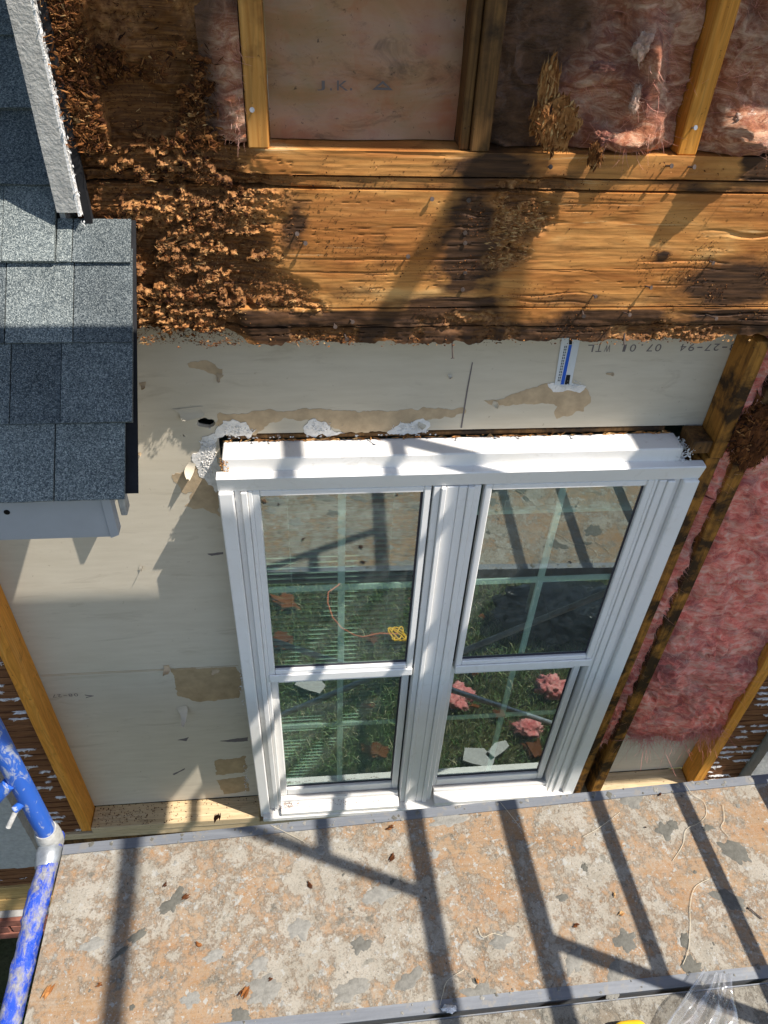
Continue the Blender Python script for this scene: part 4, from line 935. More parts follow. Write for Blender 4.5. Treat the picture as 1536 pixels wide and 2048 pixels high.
batt('insulation_batt', 'dirty ragged pink insulation bay above the header with a lit torn ridge', .357, .720, -.417, .35, .040,
     lambda X, Z: .060*g(X, Z, .650, -.36, .055, .07)+.045*g(X, Z, .630, -.285, .030, .03)+.085*g(X, Z, .618, -.245, .024, .035)+.05*g(X, Z, .60, -.40, .05, .02)+.02*g(X, Z, .43, -.38, .05, .05)+.025*g(X, Z, .53, -.30, .05, .02)-.03*g(X, Z, .575, -.23, .05, .05)+.02*fbm(X*9, Z*9, 1, 3, 9), 'pink2', 4200,
     lambda X, Z: np.clip(1.15*sstep(.56, .44, X+.05*fbm(X*12, Z*12, 2, 3, 4))+.7*sstep(-.27, -.2, Z)*sstep(.62, .5, X)+.25*fbm(X*14, Z*14, 3, 3, 2), 0, 1), fl=(.012, .04))
batt('insulation_batt', 'pink insulation right of the last upper stud at the frame edge', .763, 1.128, -.417, .35, .030,
     lambda X, Z: .070*g(X, Z, .85, -.38, .08, .055)+.02*fbm(X*8, Z*8, 1, 3, 19), 'pink2', 3200, lambda X, Z: np.clip(.2+.5*fbm(X*10, Z*10, 3, 3, 2), 0, 1))
batt('insulation_batt', 'pink insulation between king stud and cripple stud under the header', 1.077, 1.1165, -1.30, -.825, .012, lambda X, Z: .010*fbm(X*20, Z*12, 1, 3, 5), 'pink', 900, fl=(.01, .03))
batt('insulation_batt', 'thin pink strip of insulation squeezed between the two jack studs', 1.074, 1.1115, -2.55, -1.31, .014, lambda X, Z: .012*fbm(X*20, Z*10, 1, 3, 6), 'pink', 2200, lambda X, Z: np.clip(.3*fbm(X*10, Z*12, 3, 3, 2), 0, 1), fl=(.01, .03))
def _fr(X):
    return -2.50+.03*fbm(X*14, 0*X, 1.1, 3, 3)+.015*fbm(X*50, 0*X, 1.7, 2, 3), np.full_like(X, -.826)
big = batt('insulation_batt', 'large pink insulation batt with a loose bottom fringe at the right', 1.158, 1.541, -2.50, -.826, .022,
     lambda X, Z: .018*fbm(X*6, Z*6, 1, 3, 7)+.016*g(X, Z, 1.35, -2.45, .3, .08)-.012*g(X, Z, 1.16, -2, .02, 9), 'pink', 5200, lambda X, Z: np.clip(.35*fbm(X*9, Z*9, 3, 3, 2)-.05, 0, 1), .006, _fr, fl=(.02, .06))
nf = 1500; X = RNG.uniform(1.16, 1.54, nf); Z = -2.47+.02*fbm(X*14, 0*X, 1.1, 3, 3)+RNG.normal(0, .014, nf)
ribbons(np.stack([X, RNG.uniform(-.015, .05, nf), Z], 1), np.array([[.1, -.3, -1.0]])+RNG.normal(size=(nf, 3))*.5, RNG.uniform(.015, .06, nf), RNG.uniform(.001, .0022, nf), MAT['pinkbright'], 'fringe', big, 4, .6, kind='stuff')
def tuft(name, label, c, r, n, m, cat='insulation', group=None, L=(.01, .03), sub=4):
    import bmesh
    bm = bmesh.new(); bmesh.ops.create_icosphere(bm, subdivisions=sub, radius=1)
    co = np.array([v.co for v in bm.verts]); k = 1+.7*fbm(co[:, 0]*1.6+c[0]*9, co[:, 1]*1.6, co[:, 2]*1.6, 4, int(abs(c[0])*100))+(.45*ridge(co[:, 0]*4, co[:, 1]*4, co[:, 2]*4, 3, 5)-.2)*(1 if sub < 5 else .35)
    co = co*k[:, None]*np.array(r)+np.array(c)
    for v, q_ in zip(bm.verts, co): v.co = q_
    me = bpy.data.meshes.new(name); bm.to_mesh(me); bm.free(); me.materials.append(MAT[m])
    for p_ in me.polygons: p_.use_smooth = True
    o = link(name, me, None, label=label, cat=cat, group=group)
    if n:
        i = RNG.integers(0, len(co), n); D = co[i]-np.array(c)
        ribbons(co[i], D/np.linalg.norm(D, axis=1)[:, None]*.5+RNG.normal(size=(n, 3)), RNG.uniform(*L, n)*RNG.uniform(.3, 1, n), RNG.uniform(.0004, .0009, n), MAT[m], 'fibres', o, 3, .6, kind='stuff')
    return o
for (px, py, r, lab) in ((1285, 95, (.014, .015, .02), 'white lit tuft of torn insulation near the top of the third bay'), (1205, 135, (.02, .01, .010), 'pale torn wisp of insulation above the hanging rotten chunk'),
                         (1270, 200, (.008, .010, .022), 'thin lit insulation ridge right of the rotten chunk'), (1205, 275, (.016, .012, .012), 'grey fluff caught above the header beside the rotten chunk'), (1500, 250, (.03, .014, .024), 'lit pink tuft beside the right upper stud')):
    p = WY(px, py, -.012); tuft('insulation_tuft', lab, tuple(p), r, 500, 'pinkpale' if px != 1205 else 'pink2', group='torn insulation tufts', L=(.005, .012))
def chunk(name, label, px, py, y, r, nfl, tm, Lr=(.008, .03), ud=(.3, .4, 1.5), cat='rotten wood', sharp=.55):
    c = WY(px, py, y); import bmesh
    bm = bmesh.new(); bmesh.ops.create_icosphere(bm, subdivisions=4, radius=1)
    co = np.array([v.co for v in bm.verts])
    k = 1+sharp*fbm(co[:, 0]*2+px, co[:, 1]*2, co[:, 2]*1.3, 4, px)+.25*ridge(co[:, 0]*6, co[:, 1]*6, co[:, 2]*2, 3, py)-.1
    co = co*k[:, None]*np.array(r)+c
    for v, q_ in zip(bm.verts, co): v.co = q_
    me = bpy.data.meshes.new(name); bm.to_mesh(me); bm.free(); me.materials.append(MAT['chip'])
    at = me.attributes.new('tint', 'FLOAT', 'POINT'); at.data.foreach_set('value', np.clip(tm+.35*fbm(co[:, 0]*90, co[:, 1]*90, co[:, 2]*50, 3, 4), 0, 1).astype(np.float32))
    o = link(name, me, None, label=label, cat=cat)
    i = RNG.integers(0, len(co), nfl); P = co[i]
    flakes(P, RNG.uniform(*Lr, nfl), RNG.uniform(.003, .008, nfl), RNG.uniform(.001, .004, nfl), np.clip(tm+RNG.normal(0, .2, nfl), 0, 1), RNG.normal(size=(nfl, 3))*np.array(ud), 'splinters', None, o, kind='stuff')
    return o
chunk('rotten_chunk', 'splintered chunk of rotten wood hanging in the pink insulation bay', 1112, 243, -.025, (.040, .016, .040), 520, .70)
chunk('rotten_chunk', 'pale fibrous upper sliver of rotten wood above the hanging chunk', 1095, 175, -.022, (.016, .010, .038), 220, .80, (.012, .05), (.15, .3, 2.5))
chunk('rotten_chunk', 'small rotten wood crumb dangling over the bottom plate', 1190, 312, -.03, (.010, .009, .017), 110, .60)
chunk('rotten_block', 'dark rotten wood block beside the pink insulation at the right edge', 1510, 870, .0, (.055, .02, .10), 700, .34, (.012, .05), (.6, .4, 1.0))

# ------------------------------------------------------------------ porch roof on the left
rf = thing('porch_roof', 'small shingled roof with white fascia projecting from the wall at left', 'roof', (-.6, -.2, -1.0))
RS = .941; dn_ = np.array([0, -1, -RS])/math.hypot(1, RS); nn_ = np.array([0, -RS, 1])/math.hypot(1, RS)
def roof_hit(px, py):
    v = _R.T @ np.array([(px-768)/FPX, (py-1024)/FPX, 1]); # z = -.552 + RS*y
    t = (-.552+RS*CAMP[1]-CAMP[2])/(v[2]-RS*v[1]); q = CAMP+v*t; return -q[1]/math.cos(math.atan(RS))
def RP(x, s, h=0.0): q = np.array([x, 0, -.552])+dn_*s+nn_*h; return tuple(q)
butts = [roof_hit(140, yy) for yy in (1003, 850, 690, 530)]
step = (butts[0]-butts[3])/3
while len(butts) < 13: butts.append(butts[-1]-step)
random.seed(11)
for k, sb in enumerate(butts):
    x = -.318+random.uniform(-.003, .003)-(.014 if k == 0 else 0); top = sb-step-.03
    lim = -.318 if top > -.02 else None
    first = True
    while x > -1.5:
        w = random.uniform(.085, .155); xl = x-w
        up = step+.035
        s_top = sb-up
        if s_top < .0 and xl > -.455+.02: s_top = .0
        if sb <= 0.004 and x > -.455:
            x = -.458; continue
        if s_top < 0 and x > -.455 and xl < -.455: xl = -.455; s_top = 0.0
        th = random.choice((.0035, .006, .0085)); lf = .0105
        a = [RP(x-.0011, sb, lf+th), RP(xl+.0006, sb, lf+th), RP(xl+.0006, s_top, .0035+th*.4), RP(x-.0006, s_top, .0035+th*.4)]
        b = [RP(x-.0006, sb, lf-.001), RP(xl+.0006, sb, lf-.001), RP(xl+.0006, s_top, .001), RP(x-.0006, s_top, .001)]
        # wavy lower edge
        n_ = 5; top_e = []; 
        mb = MB(); V = []
        for i_ in range(n_+1):
            xx = x-.0011+(xl-x+.0022)*i_/n_; wv = .0012*float(vnoise(xx*30, k*3.3, .5, 3)); lv = .0015*float(vnoise(xx*14, k*1.7, 2.5, 5))
            V += [RP(xx, sb+wv, lf+th+lv), RP(xx, s_top, .0035+th*.4), RP(xx, sb+wv, lf-.001+lv), RP(xx, s_top, .001)]
        F = []
        for i_ in range(n_):
            p0, p1 = 4*i_, 4*i_+4; F += [(p0, p0+1, p1+1, p1), (p0, p1, p1+2, p0+2), (p0+1, p0+3, p1+3, p1+1), (p0+2, p1+2, p1+3, p0+3)]
        F += [(0, 2, 3, 1), (4*n_, 4*n_+1, 4*n_+3, 4*n_+2)]
        fixn(mb.add(V, F).obj('shingle', MAT['shingle'], rf))
        x = xl
EV = butts[0]
mb = MB(); mb.prism([RP(-.3125, 0.0, .0), RP(-.3125, EV-.012, .0), RP(-.3125, EV-.012, -.003), RP(-.3125, 0.0, -.003)], (-1.2, 0, 0)); fixn(mb.obj('underlayment', MAT['black'], rf))
mb = MB(); mb.prism([RP(-.335, 0.0, -.0035), RP(-.335, EV-.02, -.0035), RP(-.335, EV-.02, -.018), RP(-.335, 0.0, -.018)], (-1.17, 0, 0)); fixn(mb.obj('roof_deck', MAT['stud_dark'], rf))
mb = MB(); mb.prism([RP(-.456, 0.0, -.001), RP(-.456, -1.6, -.001), RP(-.456, -1.6, -.018), RP(-.456, 0.0, -.018)], (-1.05, 0, 0)); fixn(mb.obj('roof_deck', MAT['black'], rf))
ye = RP(0, EV)[1]; ze = RP(0, EV)[2]
fz1 = ze-.008; fz0 = WY(238, 1074, ye+.022)[2]; fx = WY(232, 1060, ye+.022)[0]
MB().bbox(-1.5, fx-.012, ye+.022, ye+.042, fz0, fz1, .002).obj('fascia', MAT['fascia'], rf)
fixn(MB().prism([(fx-.0125, ye+.019, fz0+.0005), (fx+.004, ye+.019, fz0+.008), (fx+.004, ye+.019, fz1), (fx-.0125, ye+.019, fz1)], (0, .024, 0)).obj('fascia_return', MAT['fascia'], rf))
MB().tube((WY(14, 1024, ye+.022)[0], ye+.0205, WY(14, 1024, ye+.022)[2]), (WY(14, 1024, ye+.022)[0], ye+.03, WY(14, 1024, ye+.022)[2]), .0055, 12).obj('nail_hole', MAT['dark'], rf)
MB().bbox(-.364, -.352, ye+.0435, ye+.075, fz0+.035, fz1-.012, .002).obj('rake_end', MAT['concrete_grey'], rf)
MB().box(-1.5, -.40, ye+.043, -.22, fz0, fz0+.006).obj('soffit', MAT['vinyl'], rf)

# ------------------------------------------------------------------ scaffold
ZD = -2.03
def pipe(mb, a, b, r=.0235, n=16): mb.tube(a, b, r, n); return mb
def scaffold_frame(label, X, bars, stiles, legs, mat, ztop, skew=.05, extra=None):
    f = thing('scaffold_tower', label, 'scaffold frame', (X, -1.2, -4.3), 'scaffold end frames')
    xf = lambda y: X+skew*(-.47-y)
    for y in legs:
        autosmooth(MB().tube((xf(y), y, ZD-.06), (xf(y), y, ztop), .0235, 18).obj('leg', mat, f)); autosmooth(MB().tube((xf(y), y, -4.3), (xf(y), y, ZD-.061), .0235, 18).obj('lower_leg', MAT['steel'], f))
    for z, y0, y1, r in bars: autosmooth(MB().tube((xf(y0), y0, z), (xf(y1), y1, z), r, 14).obj('bar', mat, f))
    for y, z0, z1, r in stiles: autosmooth(MB().tube((xf(y), y, z0), (xf(y), y, z1), r, 14).obj('stile', mat, f))
    return f
H = lambda h: ZD+h
fr = scaffold_frame('blue tube scaffold frame standing right of the planks', 1.46,
    [(H(1.69), -.47, -1.98, .027), (H(2.18), -.47, -1.98, .025), (H(3.58), -.47, -1.98, .025), (H(-.06), -.47, -1.98, .0235)] +
    [(H(h), -.47, -1.235, .019) for h in (.285, .75, 1.21)]+[(H(h), -.47, -1.235, .019) for h in (2.65, 3.1)],
    [(-1.235, H(-.06), H(1.69), .019), (-1.235, H(2.18), H(3.58), .018)], (-.47, -1.98), MAT['blue2'], 1.75)
fl = scaffold_frame('blue plaster-caked scaffold frame at the left end of the planks', -.718,
    [(H(2.18), -.47, -1.98, .0235), (H(3.58), -.47, -1.98, .0235), (H(-1.6), -.47, -1.98, .02)], [(-1.235, H(-1.6), H(-.05), .0165)], (-1.98,), MAT['blue2'], 1.75, 0.0)
autosmooth(MB().tube((-.720, -.460, ZD+.03), (-.720, -.460, 1.75), .0245, 20).obj('leg', MAT['blue2'], fl))
autosmooth(MB().tube((-.722, -.462, -4.3), (-.722, -.462, ZD-.005), .0245, 20).obj('leg', MAT['blue'], fl))
def caked_pipe(p0, p1, r, seed):
    p0 = np.array(p0); p1 = np.array(p1); n, m = 26, 150; V = []; F = []
    d = (p1-p0); L = np.linalg.norm(d); d = d/L; u = np.cross(d, [0, 0, 1.]); u /= np.linalg.norm(u); w = np.cross(u, d)
    for i in range(m+1):
        for k in range(n):
            a = 2*math.pi*k/n; q = p0+d*L*i/m; c = u*math.cos(a)+w*math.sin(a)
            V.append((q, c))
    Q = np.array([v[0] for v in V]); Cc = np.array([v[1] for v in V]); S = Q*1.0+Cc*r
    up = np.clip(Cc[:, 2]*.6+.5, 0, 1)
    cake = up*(.006*sstep(.05, .35, fbm(S[:, 0]*26, S[:, 1]*26, S[:, 2]*26, 4, seed))+.003*sstep(.1, .3, fbm(S[:, 0]*70, S[:, 1]*70, S[:, 2]*70, 3, seed+4)))
    P = Q+Cc*(r+cake)[:, None]
    for i in range(m):
        for k in range(n): k2 = (k+1) % n; F.append((i*n+k, i*n+k2, (i+1)*n+k2, (i+1)*n+k))
    return mesh_from('bearer', P, F, MAT['blue'], True)
link('bearer', caked_pipe((-.716, -.44, ZD-.022), (-.722, -1.98, ZD-.022), .0255, 3), fl)
autosmooth(MB().path([(-.720, -.460, ZD-.03), (-.720, -.460, ZD+.0), (-.720, -.460, ZD+.03), (-.720, -.460, ZD+.045)], [.031, .033, .031, .027], 18).obj('collar', MAT['concrete_grey'], fl))
autosmooth(MB().path([(-.716, -.485, ZD-.02), (-.716, -.505, ZD-.02), (-.716, -.515, ZD-.02), (-.716, -.535, ZD-.021)], [.034, .036, .033, .029], 18).obj('collar', MAT['steel'], fl))
a = WY(47, 1604, -.474); autosmooth(MB().tube(a, a+np.array([-.02, -.015, -.008]), .010, 12).obj('pin_boss', MAT['blue2'], fl))
autosmooth(MB().tube(a+np.array([-.012, -.010, -.004]), a+np.array([-.038, -.040, -.045]), .0065, 10).obj('lock_pin', MAT['concrete_grey'], fl))
autosmooth(MB().tube((-.735, -.475, -1.72), (-1.30, -.60, -2.35), .0165, 12).obj('brace_stub', MAT['blue2'], fl))
for lab, a, b in (('grey cross brace under the planks falling to the right', (-.70, -.49, -2.13), (1.44, -.49, -3.43)), ('grey cross brace under the planks rising to the right', (-.70, -.515, -3.43), (1.44, -.515, -2.13))):
    o = MB().tube(a, b, .0135, 12).obj('cross_brace', MAT['steel'], None, label=lab, cat='brace', group='cross braces under the planks'); autosmooth(o)
# planks
yi = lambda x: -.4618+.0327*x
yo = lambda x: -.952+.0104*x
def plank(label, fi, fo, x0, x1, zt, group='plywood scaffold planks', rw=.027, ply='ply'):
    p = thing('scaffold_plank', label, 'plank', ((x0+x1)/2, (fi(0)+fo(0))/2, zt-.06), group)
    def strip(fa, fb, z0, z1, name, m):
        mb = MB(); mb.prism([(x0, fa(x0), z1), (x1, fa(x1), z1), (x1, fb(x1), z1), (x0, fb(x0), z1)], (0, 0, z0-z1)); return fixn(mb.obj(name, MAT[m], p))
    strip(lambda x: fi(x)-rw, lambda x: fo(x)+rw, zt-.014, zt-.002, 'plywood_sheet', ply)
    strip(fi, lambda x: fi(x)-rw+.0004, zt-.004, zt+.0008, 'edge_rail', 'alu'); strip(lambda x: fo(x)+rw-.0004, fo, zt-.004, zt+.0008, 'edge_rail', 'alu')
    strip(lambda x: fi(x)-.001, lambda x: fi(x)-.006, zt-.062, zt-.0042, 'side_channel', 'alu'); strip(lambda x: fo(x)+.006, lambda x: fo(x)+.001, zt-.062, zt-.0042, 'side_channel', 'alu')
    return p
pk1 = plank('plaster-spattered plywood plank with aluminium edges nearest the wall', yi, yo, -.678, 1.66, ZD)
pk2 = plank('second grey dusty plank along the bottom edge of the photo', lambda x: yo(x)-.009, lambda x: yo(x)-.489, -.678, 1.66, ZD-.003, rw=.003, ply='ply2')
pk3 = plank('overhead plank above the camera that shades the window head', lambda x: -.501, lambda x: -1.02, -1.6, 1.40, .665)
pk4 = plank('overhead plank in the next bay that shades the right studs', lambda x: -.45, lambda x: -.93, 2.05, 4.4, 1.02)
pk5 = plank('highest overhead plank that shades the upper studs', lambda x: -.06, lambda x: -.575, .88, 4.4, 1.97)
for i_, (ya, yb_, w_) in enumerate(((-.36, -.84, 'inner'), (-.85, -1.33, 'middle'), (-1.34, -1.82, 'outer'))):  # unseen overhead planks added to cut sky light on the deck
    plank('%s unseen plank added above the left bay to cut sky light' % w_, (lambda v: (lambda x: v))(ya), (lambda v: (lambda x: v))(yb_), -3.2, .80, 2.12, 'unseen planks added against sky light')
for xx, pk, y0_, z_ in ((2.2, pk4, -.95, .965), (4.2, pk4, -.95, .965), (1.1, pk5, -.58, 1.905), (3.0, pk5, -.58, 1.905)):
    MB().tube((xx, 0, z_-.02), (xx, y0_, z_-.02), .018, 10).obj('bracket_arm', MAT['steel'], pk)
# plaster blobs on plank 1
def splats(parent, specs, zt):
    V = []; F = []; T = []
    for (x, y, r, tint, th, asp, ang, sd) in specs:
        n = 44; b = len(V); nz = .35*fbm(np.cos(np.arange(44)/44*6.283)*3+x*40, np.sin(np.arange(44)/44*6.283)*3, y*30, 3, 5)+RNG.normal(0, .05, 44); rings = ((1.0, .0002), (.86, .75), (.5, 1.0)); 
        ph = RNG.uniform(0, 6.28, 6); am = RNG.uniform(.02, .20, 6)
        for (rr, hh) in rings:
            for k in range(n):
                t = 2*math.pi*k/n; w = 1+sum(am[j]*math.sin((j+1)*t+ph[j]) for j in range(6))*.7+nz[k]
                u, v = r*rr*w*math.cos(t)*asp, r*rr*w*math.sin(t)/asp
                V.append((x+u*math.cos(ang)-v*math.sin(ang), y+u*math.sin(ang)+v*math.cos(ang), zt+(hh*th*(.75+.5*random.random()) if hh > .01 else 0)))
        V.append((x, y, zt+th*.8)); T += [tint]*(3*n+1)
        for q_ in range(2):
            for k in range(n): k2 = (k+1) % n; F.append((b+q_*n+k, b+q_*n+k2, b+(q_+1)*n+k2, b+(q_+1)*n+k))
        for k in range(n): F.append((b+2*n+k, b+2*n+(k+1) % n, b+3*n))
    return link('plaster_splats', mesh_from('plaster_splats', V, F, MAT['splat'], True, {'tint': T}), parent, kind='stuff')
sp = []
for (px, py, r, ti, asp, ang) in ((345, 1805, .026, .18, 1.3, .9), (275, 1870, .016, .15, 1.5, .6), (240, 1905, .012, .15, 2.2, .7), (515, 1930, .022, .8, 1.1, 0), (600, 1858, .026, .75, 1.05, 0), (430, 1910, .018, .85, 1.4, .4), (870, 1706, .012, .9, 1, 1),
        (1330, 1660, .022, .25, 1.1, 1), (1345, 1650, .016, .2, 1, 0), (1470, 1705, .034, .22, 1.3, -.5), (1415, 1655, .012, .2, 1.4, 0), (1250, 1880, .026, .3, 1.1, .3), (1370, 1880, .016, .15, 1.2, 1.2), (1385, 1935, .026, .2, 1.1, .8), (1125, 1795, .012, .25, 1.3, 0),
        (1000, 1880, .022, .55, 1.2, .2), (1150, 1920, .026, .6, 1.3, .9), (720, 1890, .02, .35, 1.2, .3), (530, 1980, .034, .65, 1.2, .2), (760, 1790, .03, .7, 1.4, .1), (700, 1980, .03, .6, 1.4, .3), (1265, 1600, .028, .5, 1.3, 0), (900, 1640, .03, .75, 1.6, .1),
        (640, 1700, .012, .85, 1.2, 0), (380, 2000, .018, .8, 1.3, 0), (290, 1690, .016, .85, 1.5, .2), (480, 2030, .02, .3, 1.1, 0), (820, 1960, .024, .5, 1.5, .5), (1230, 1960, .028, .55, 1.7, 1.1), (1060, 1690, .008, .95, 2.5, .4), (960, 1990, .03, .55, 1.4, 0), (180, 1890, .02, .8, 1.6, .2), (1460, 1800, .03, .35, 1.3, -.4)):
    q = WZ(px, py, ZD); sp.append((q[0], q[1], r, ti, .0016, asp, ang, 0))
for k in range(260):
    x = random.uniform(-.66, 1.5); t = random.random(); y = yi(x)-.03+(yo(x)+.03-yi(x)+.03)*t
    r = min(.016, math.exp(random.gauss(-6.3, .6))); ti = random.choice((.12, .2, .3, .55, .7, .8, .9, 1.0))
    sp.append((x, y, r, ti, .0008+.06*r, random.uniform(.8, 1.5), random.uniform(0, 3.14), 0))
splats(pk1, sp, ZD-.0021)
sp = []
for k in range(260):
    x = random.uniform(-.6, 1.6); y = yo(x)-.03-.44*random.random(); r = min(.03, math.exp(random.gauss(-4.9, .6)))
    sp.append((x, y, r, random.choice((.3, .5, .6, .7)), .001+.05*r, random.uniform(.8, 1.5), random.uniform(0, 3.14), 0))
splats(pk2, sp, ZD-.0051)
sp = []
for k in range(120):
    x = random.uniform(-.66, 1.6); t = random.uniform(.05, .95); e = random.random() < .6
    y = (yi(x)-.027*t) if e else (yo(x)+.027*t); r = min(.009, math.exp(random.gauss(-5.7, .5))); sp.append((x, y, r, random.choice((.2, .5, .7, .9)), .0012, 1.1, random.uniform(0, 3), 0))
splats(pk1, sp, ZD+.0009)

# ------------------------------------------------------------------ loose bits on the plank
MAT['straw'] = plain('straw_fibre', (.60, .52, .38), .8, .2, .1)
def fibre(pxs, lab):
    pts = [WZ(px, py, ZD)+np.array([0, 0, .0022+.0012*math.sin(i*1.7)]) for i, (px, py) in enumerate(pxs)]
    # Catmull-Rom smoothing
    out = []
    for i in range(len(pts)-1):
        p0, p1, p2, p3 = pts[max(i-1, 0)], pts[i], pts[i+1], pts[min(i+2, len(pts)-1)]
        for t in np.linspace(0, 1, 7)[:-1]: out.append(.5*((2*p1)+(-p0+p2)*t+(2*p0-5*p1+4*p2-p3)*t*t+(-p0+3*p1-3*p2+p3)*t**3))
    out.append(pts[-1]); MB().path([tuple(p) for p in out], .00065, 5).obj('straw_fibre', MAT['straw'], None, True, label=lab, cat='fibre', group='pale fibres lying on the plank')
fibre([(1370, 1570), (1385, 1590), (1408, 1605), (1412, 1630), (1395, 1648), (1372, 1660), (1365, 1690), (1345, 1722)], 'long curling pale fibre between the two right plank shadows')
fibre([(1445, 1610), (1448, 1640), (1442, 1655), (1455, 1672)], 'short pale fibre near the right end of the plank edge')
fibre([(1418, 1758), (1390, 1775), (1380, 1810), (1380, 1850), (1376, 1900), (1365, 1930)], 'long pale fibre running down beside the rightmost plank shadow')
fibre([(955, 1855), (965, 1875), (985, 1868), (1005, 1872)], 'small pale fibre right of the plank shadow junction')
fibre([(928, 1940), (895, 1962), (885, 1990), (880, 2010)], 'pale fibre curling near the front edge of the plank')
fibre([(1165, 1675), (1200, 1655), (1240, 1625)], 'straight pale fibre slanting across the plank middle')
fibre([(540, 1650), (580, 1670), (610, 1685)], 'short pale fibre beside the left plank shadow joint')
fibre([(1000, 1605), (1020, 1630), (1040, 1655)], 'thin pale fibre near the inner plank rail')
bits = [(783, 1715, .026, .30, .9, 'dark brown wood crumb beside the plank shadow'), (620, 1770, .02, .2, -.9, 'thin dark bark sliver left of the plank centre'), (372, 1796, .022, .3, .6, 'brown wood shard on the grey plaster blot'),
        (397, 1888, .020, .55, -.6, 'curled tan splinter in the middle of the plank left half'), (490, 1985, .03, .5, .9, 'tan splinter low on the left half of the plank'), (95, 1985, .035, .72, 1.1, 'orange wood splinter by the left plank end'), (200, 1970, .014, .5, .3, 'round brown wood knot bit near the left end'),
        (330, 1770, .014, .15, .9, 'tiny dark chip above the grey plaster blot'), (433, 1635, .03, .22, 1.4, 'dark brown twig at the inner plank rail'), (1152, 1852, .016, .3, 0, 'brown ring-like chip on the plank right half'), (1243, 1828, .018, .95, .5, 'pale wood flake beside a plank shadow'), (1228, 1790, .013, .98, 1.2, 'small white plaster flake on the plank'),
        (1320, 1590, .014, .12, .7, 'dark chip on the inner rail right of centre'), (957, 1963, .014, .7, 1.4, 'tan chip low on the plank beside the wide shadow'), (780, 1658, .022, .3, .05, 'rust coloured sliver crossing the plank shadow'), (540, 1960, .012, .3, .4, 'small brown crumb below the white splat'), (1290, 1655, .008, .1, 0, 'tiny black speck right of the plank centre')]
for (px, py, L, ti, an, lab) in bits:
    q = WZ(px, py, ZD); n = 7
    P = np.array([[q[0], q[1], ZD+.003]])+RNG.normal(size=(n, 3))*np.array([L*.12, L*.12, .001])
    U = np.tile([[math.cos(an), math.sin(an), .05]], (n, 1))+RNG.normal(size=(n, 3))*.12
    flakes(P, np.full(n, L)*RNG.uniform(.6, 1, n), np.full(n, L*.28), np.full(n, min(.006, L*.2)), np.clip(ti+RNG.normal(0, .08, n), 0, 1), U, 'wood_chip', None, None, label=lab, cat='wood chip', group='loose chips on the plank')
a, b = WZ(1498, 1817, ZD), WZ(1523, 1838, ZD); nl = MB().tube((a[0], a[1], ZD+.003), (b[0], b[1], ZD+.002), .0016, 8); d = (b-a)/np.linalg.norm(b-a); nl.tube((a[0]-d[0]*.001, a[1]-d[1]*.001, ZD+.003), (a[0], a[1], ZD+.003), .004, 10)
nl.obj('loose_nail', MAT['rust'], None, label='loose dark nail lying near the right end of the plank', cat='nail')
# white clip near front rail
q = WZ(888, 2020, ZD); chp = tuft('plaster_lump', 'smooth white plaster lump by the front rail of the plank', (q[0]+.012, q[1], ZD+.005), (.016, .008, .006), 0, 'pink', cat='plaster lump'); chp.data.materials[0] = MAT['plaster']
# clear plastic film
def clear_mat():
    t = NT('clear_plastic'); n = t.n; n.remove(t.b)
    gl = n.new('ShaderNodeBsdfGlossy'); gl.inputs['Roughness'].default_value = .06; tr = n.new('ShaderNodeBsdfTransparent'); tr.inputs['Color'].default_value = (.9, .9, .9, 1)
    df = n.new('ShaderNodeBsdfDiffuse'); df.inputs[0].default_value = (.75, .75, .75, 1)
    m1 = n.new('ShaderNodeMixShader'); m1.inputs[0].default_value = .16; t.L(tr.outputs[0], m1.inputs[1]); t.L(gl.outputs[0], m1.inputs[2])
    m2 = n.new('ShaderNodeMixShader'); m2.inputs[0].default_value = .10; t.L(m1.outputs[0], m2.inputs[1]); t.L(df.outputs[0], m2.inputs[2])
    t.L(m2.outputs[0], n['Material Output'].inputs[0]); return t.m
MAT['clear'] = clear_mat()
def plastic():
    nu, nv = 60, 40; V = []; F = []
    c0, c1, c2 = WZ(1405, 1945, ZD+.02), WZ(1330, 2056, ZD+.02), WZ(1520, 2070, ZD+.02)
    for i in range(nu):
        for j in range(nv):
            u, v = i/(nu-1), j/(nv-1)
            e = c0+(c1-c0)*v*1.5; w = (c2-c1)*(.30+.75*v)*u
            p = e+w; h = .010+.022*abs(float(fbm(u*3.5+v*1.5, v*2.2, .3, 3, 8)))+.018*math.exp(-(u/.10)**2)+.008*abs(math.sin(u*11+v*3))
            V.append((p[0], p[1], ZD+h))
    for i in range(nu-1):
        for j in range(nv-1): a_ = i*nv+j; F.append((a_, a_+1, a_+nv+1, a_+nv))
    pl = link('plastic_film', mesh_from('plastic_film', V, F, MAT['clear'], True), None, label='crumpled clear plastic film over the gap between the planks', cat='plastic film')
    MB().path([tuple(np.array(V[j])+[-.001, .001, .001]) for j in range(0, nv, 3)], .0022, 6).obj('folded_edge', MAT['clear'], pl)
plastic()
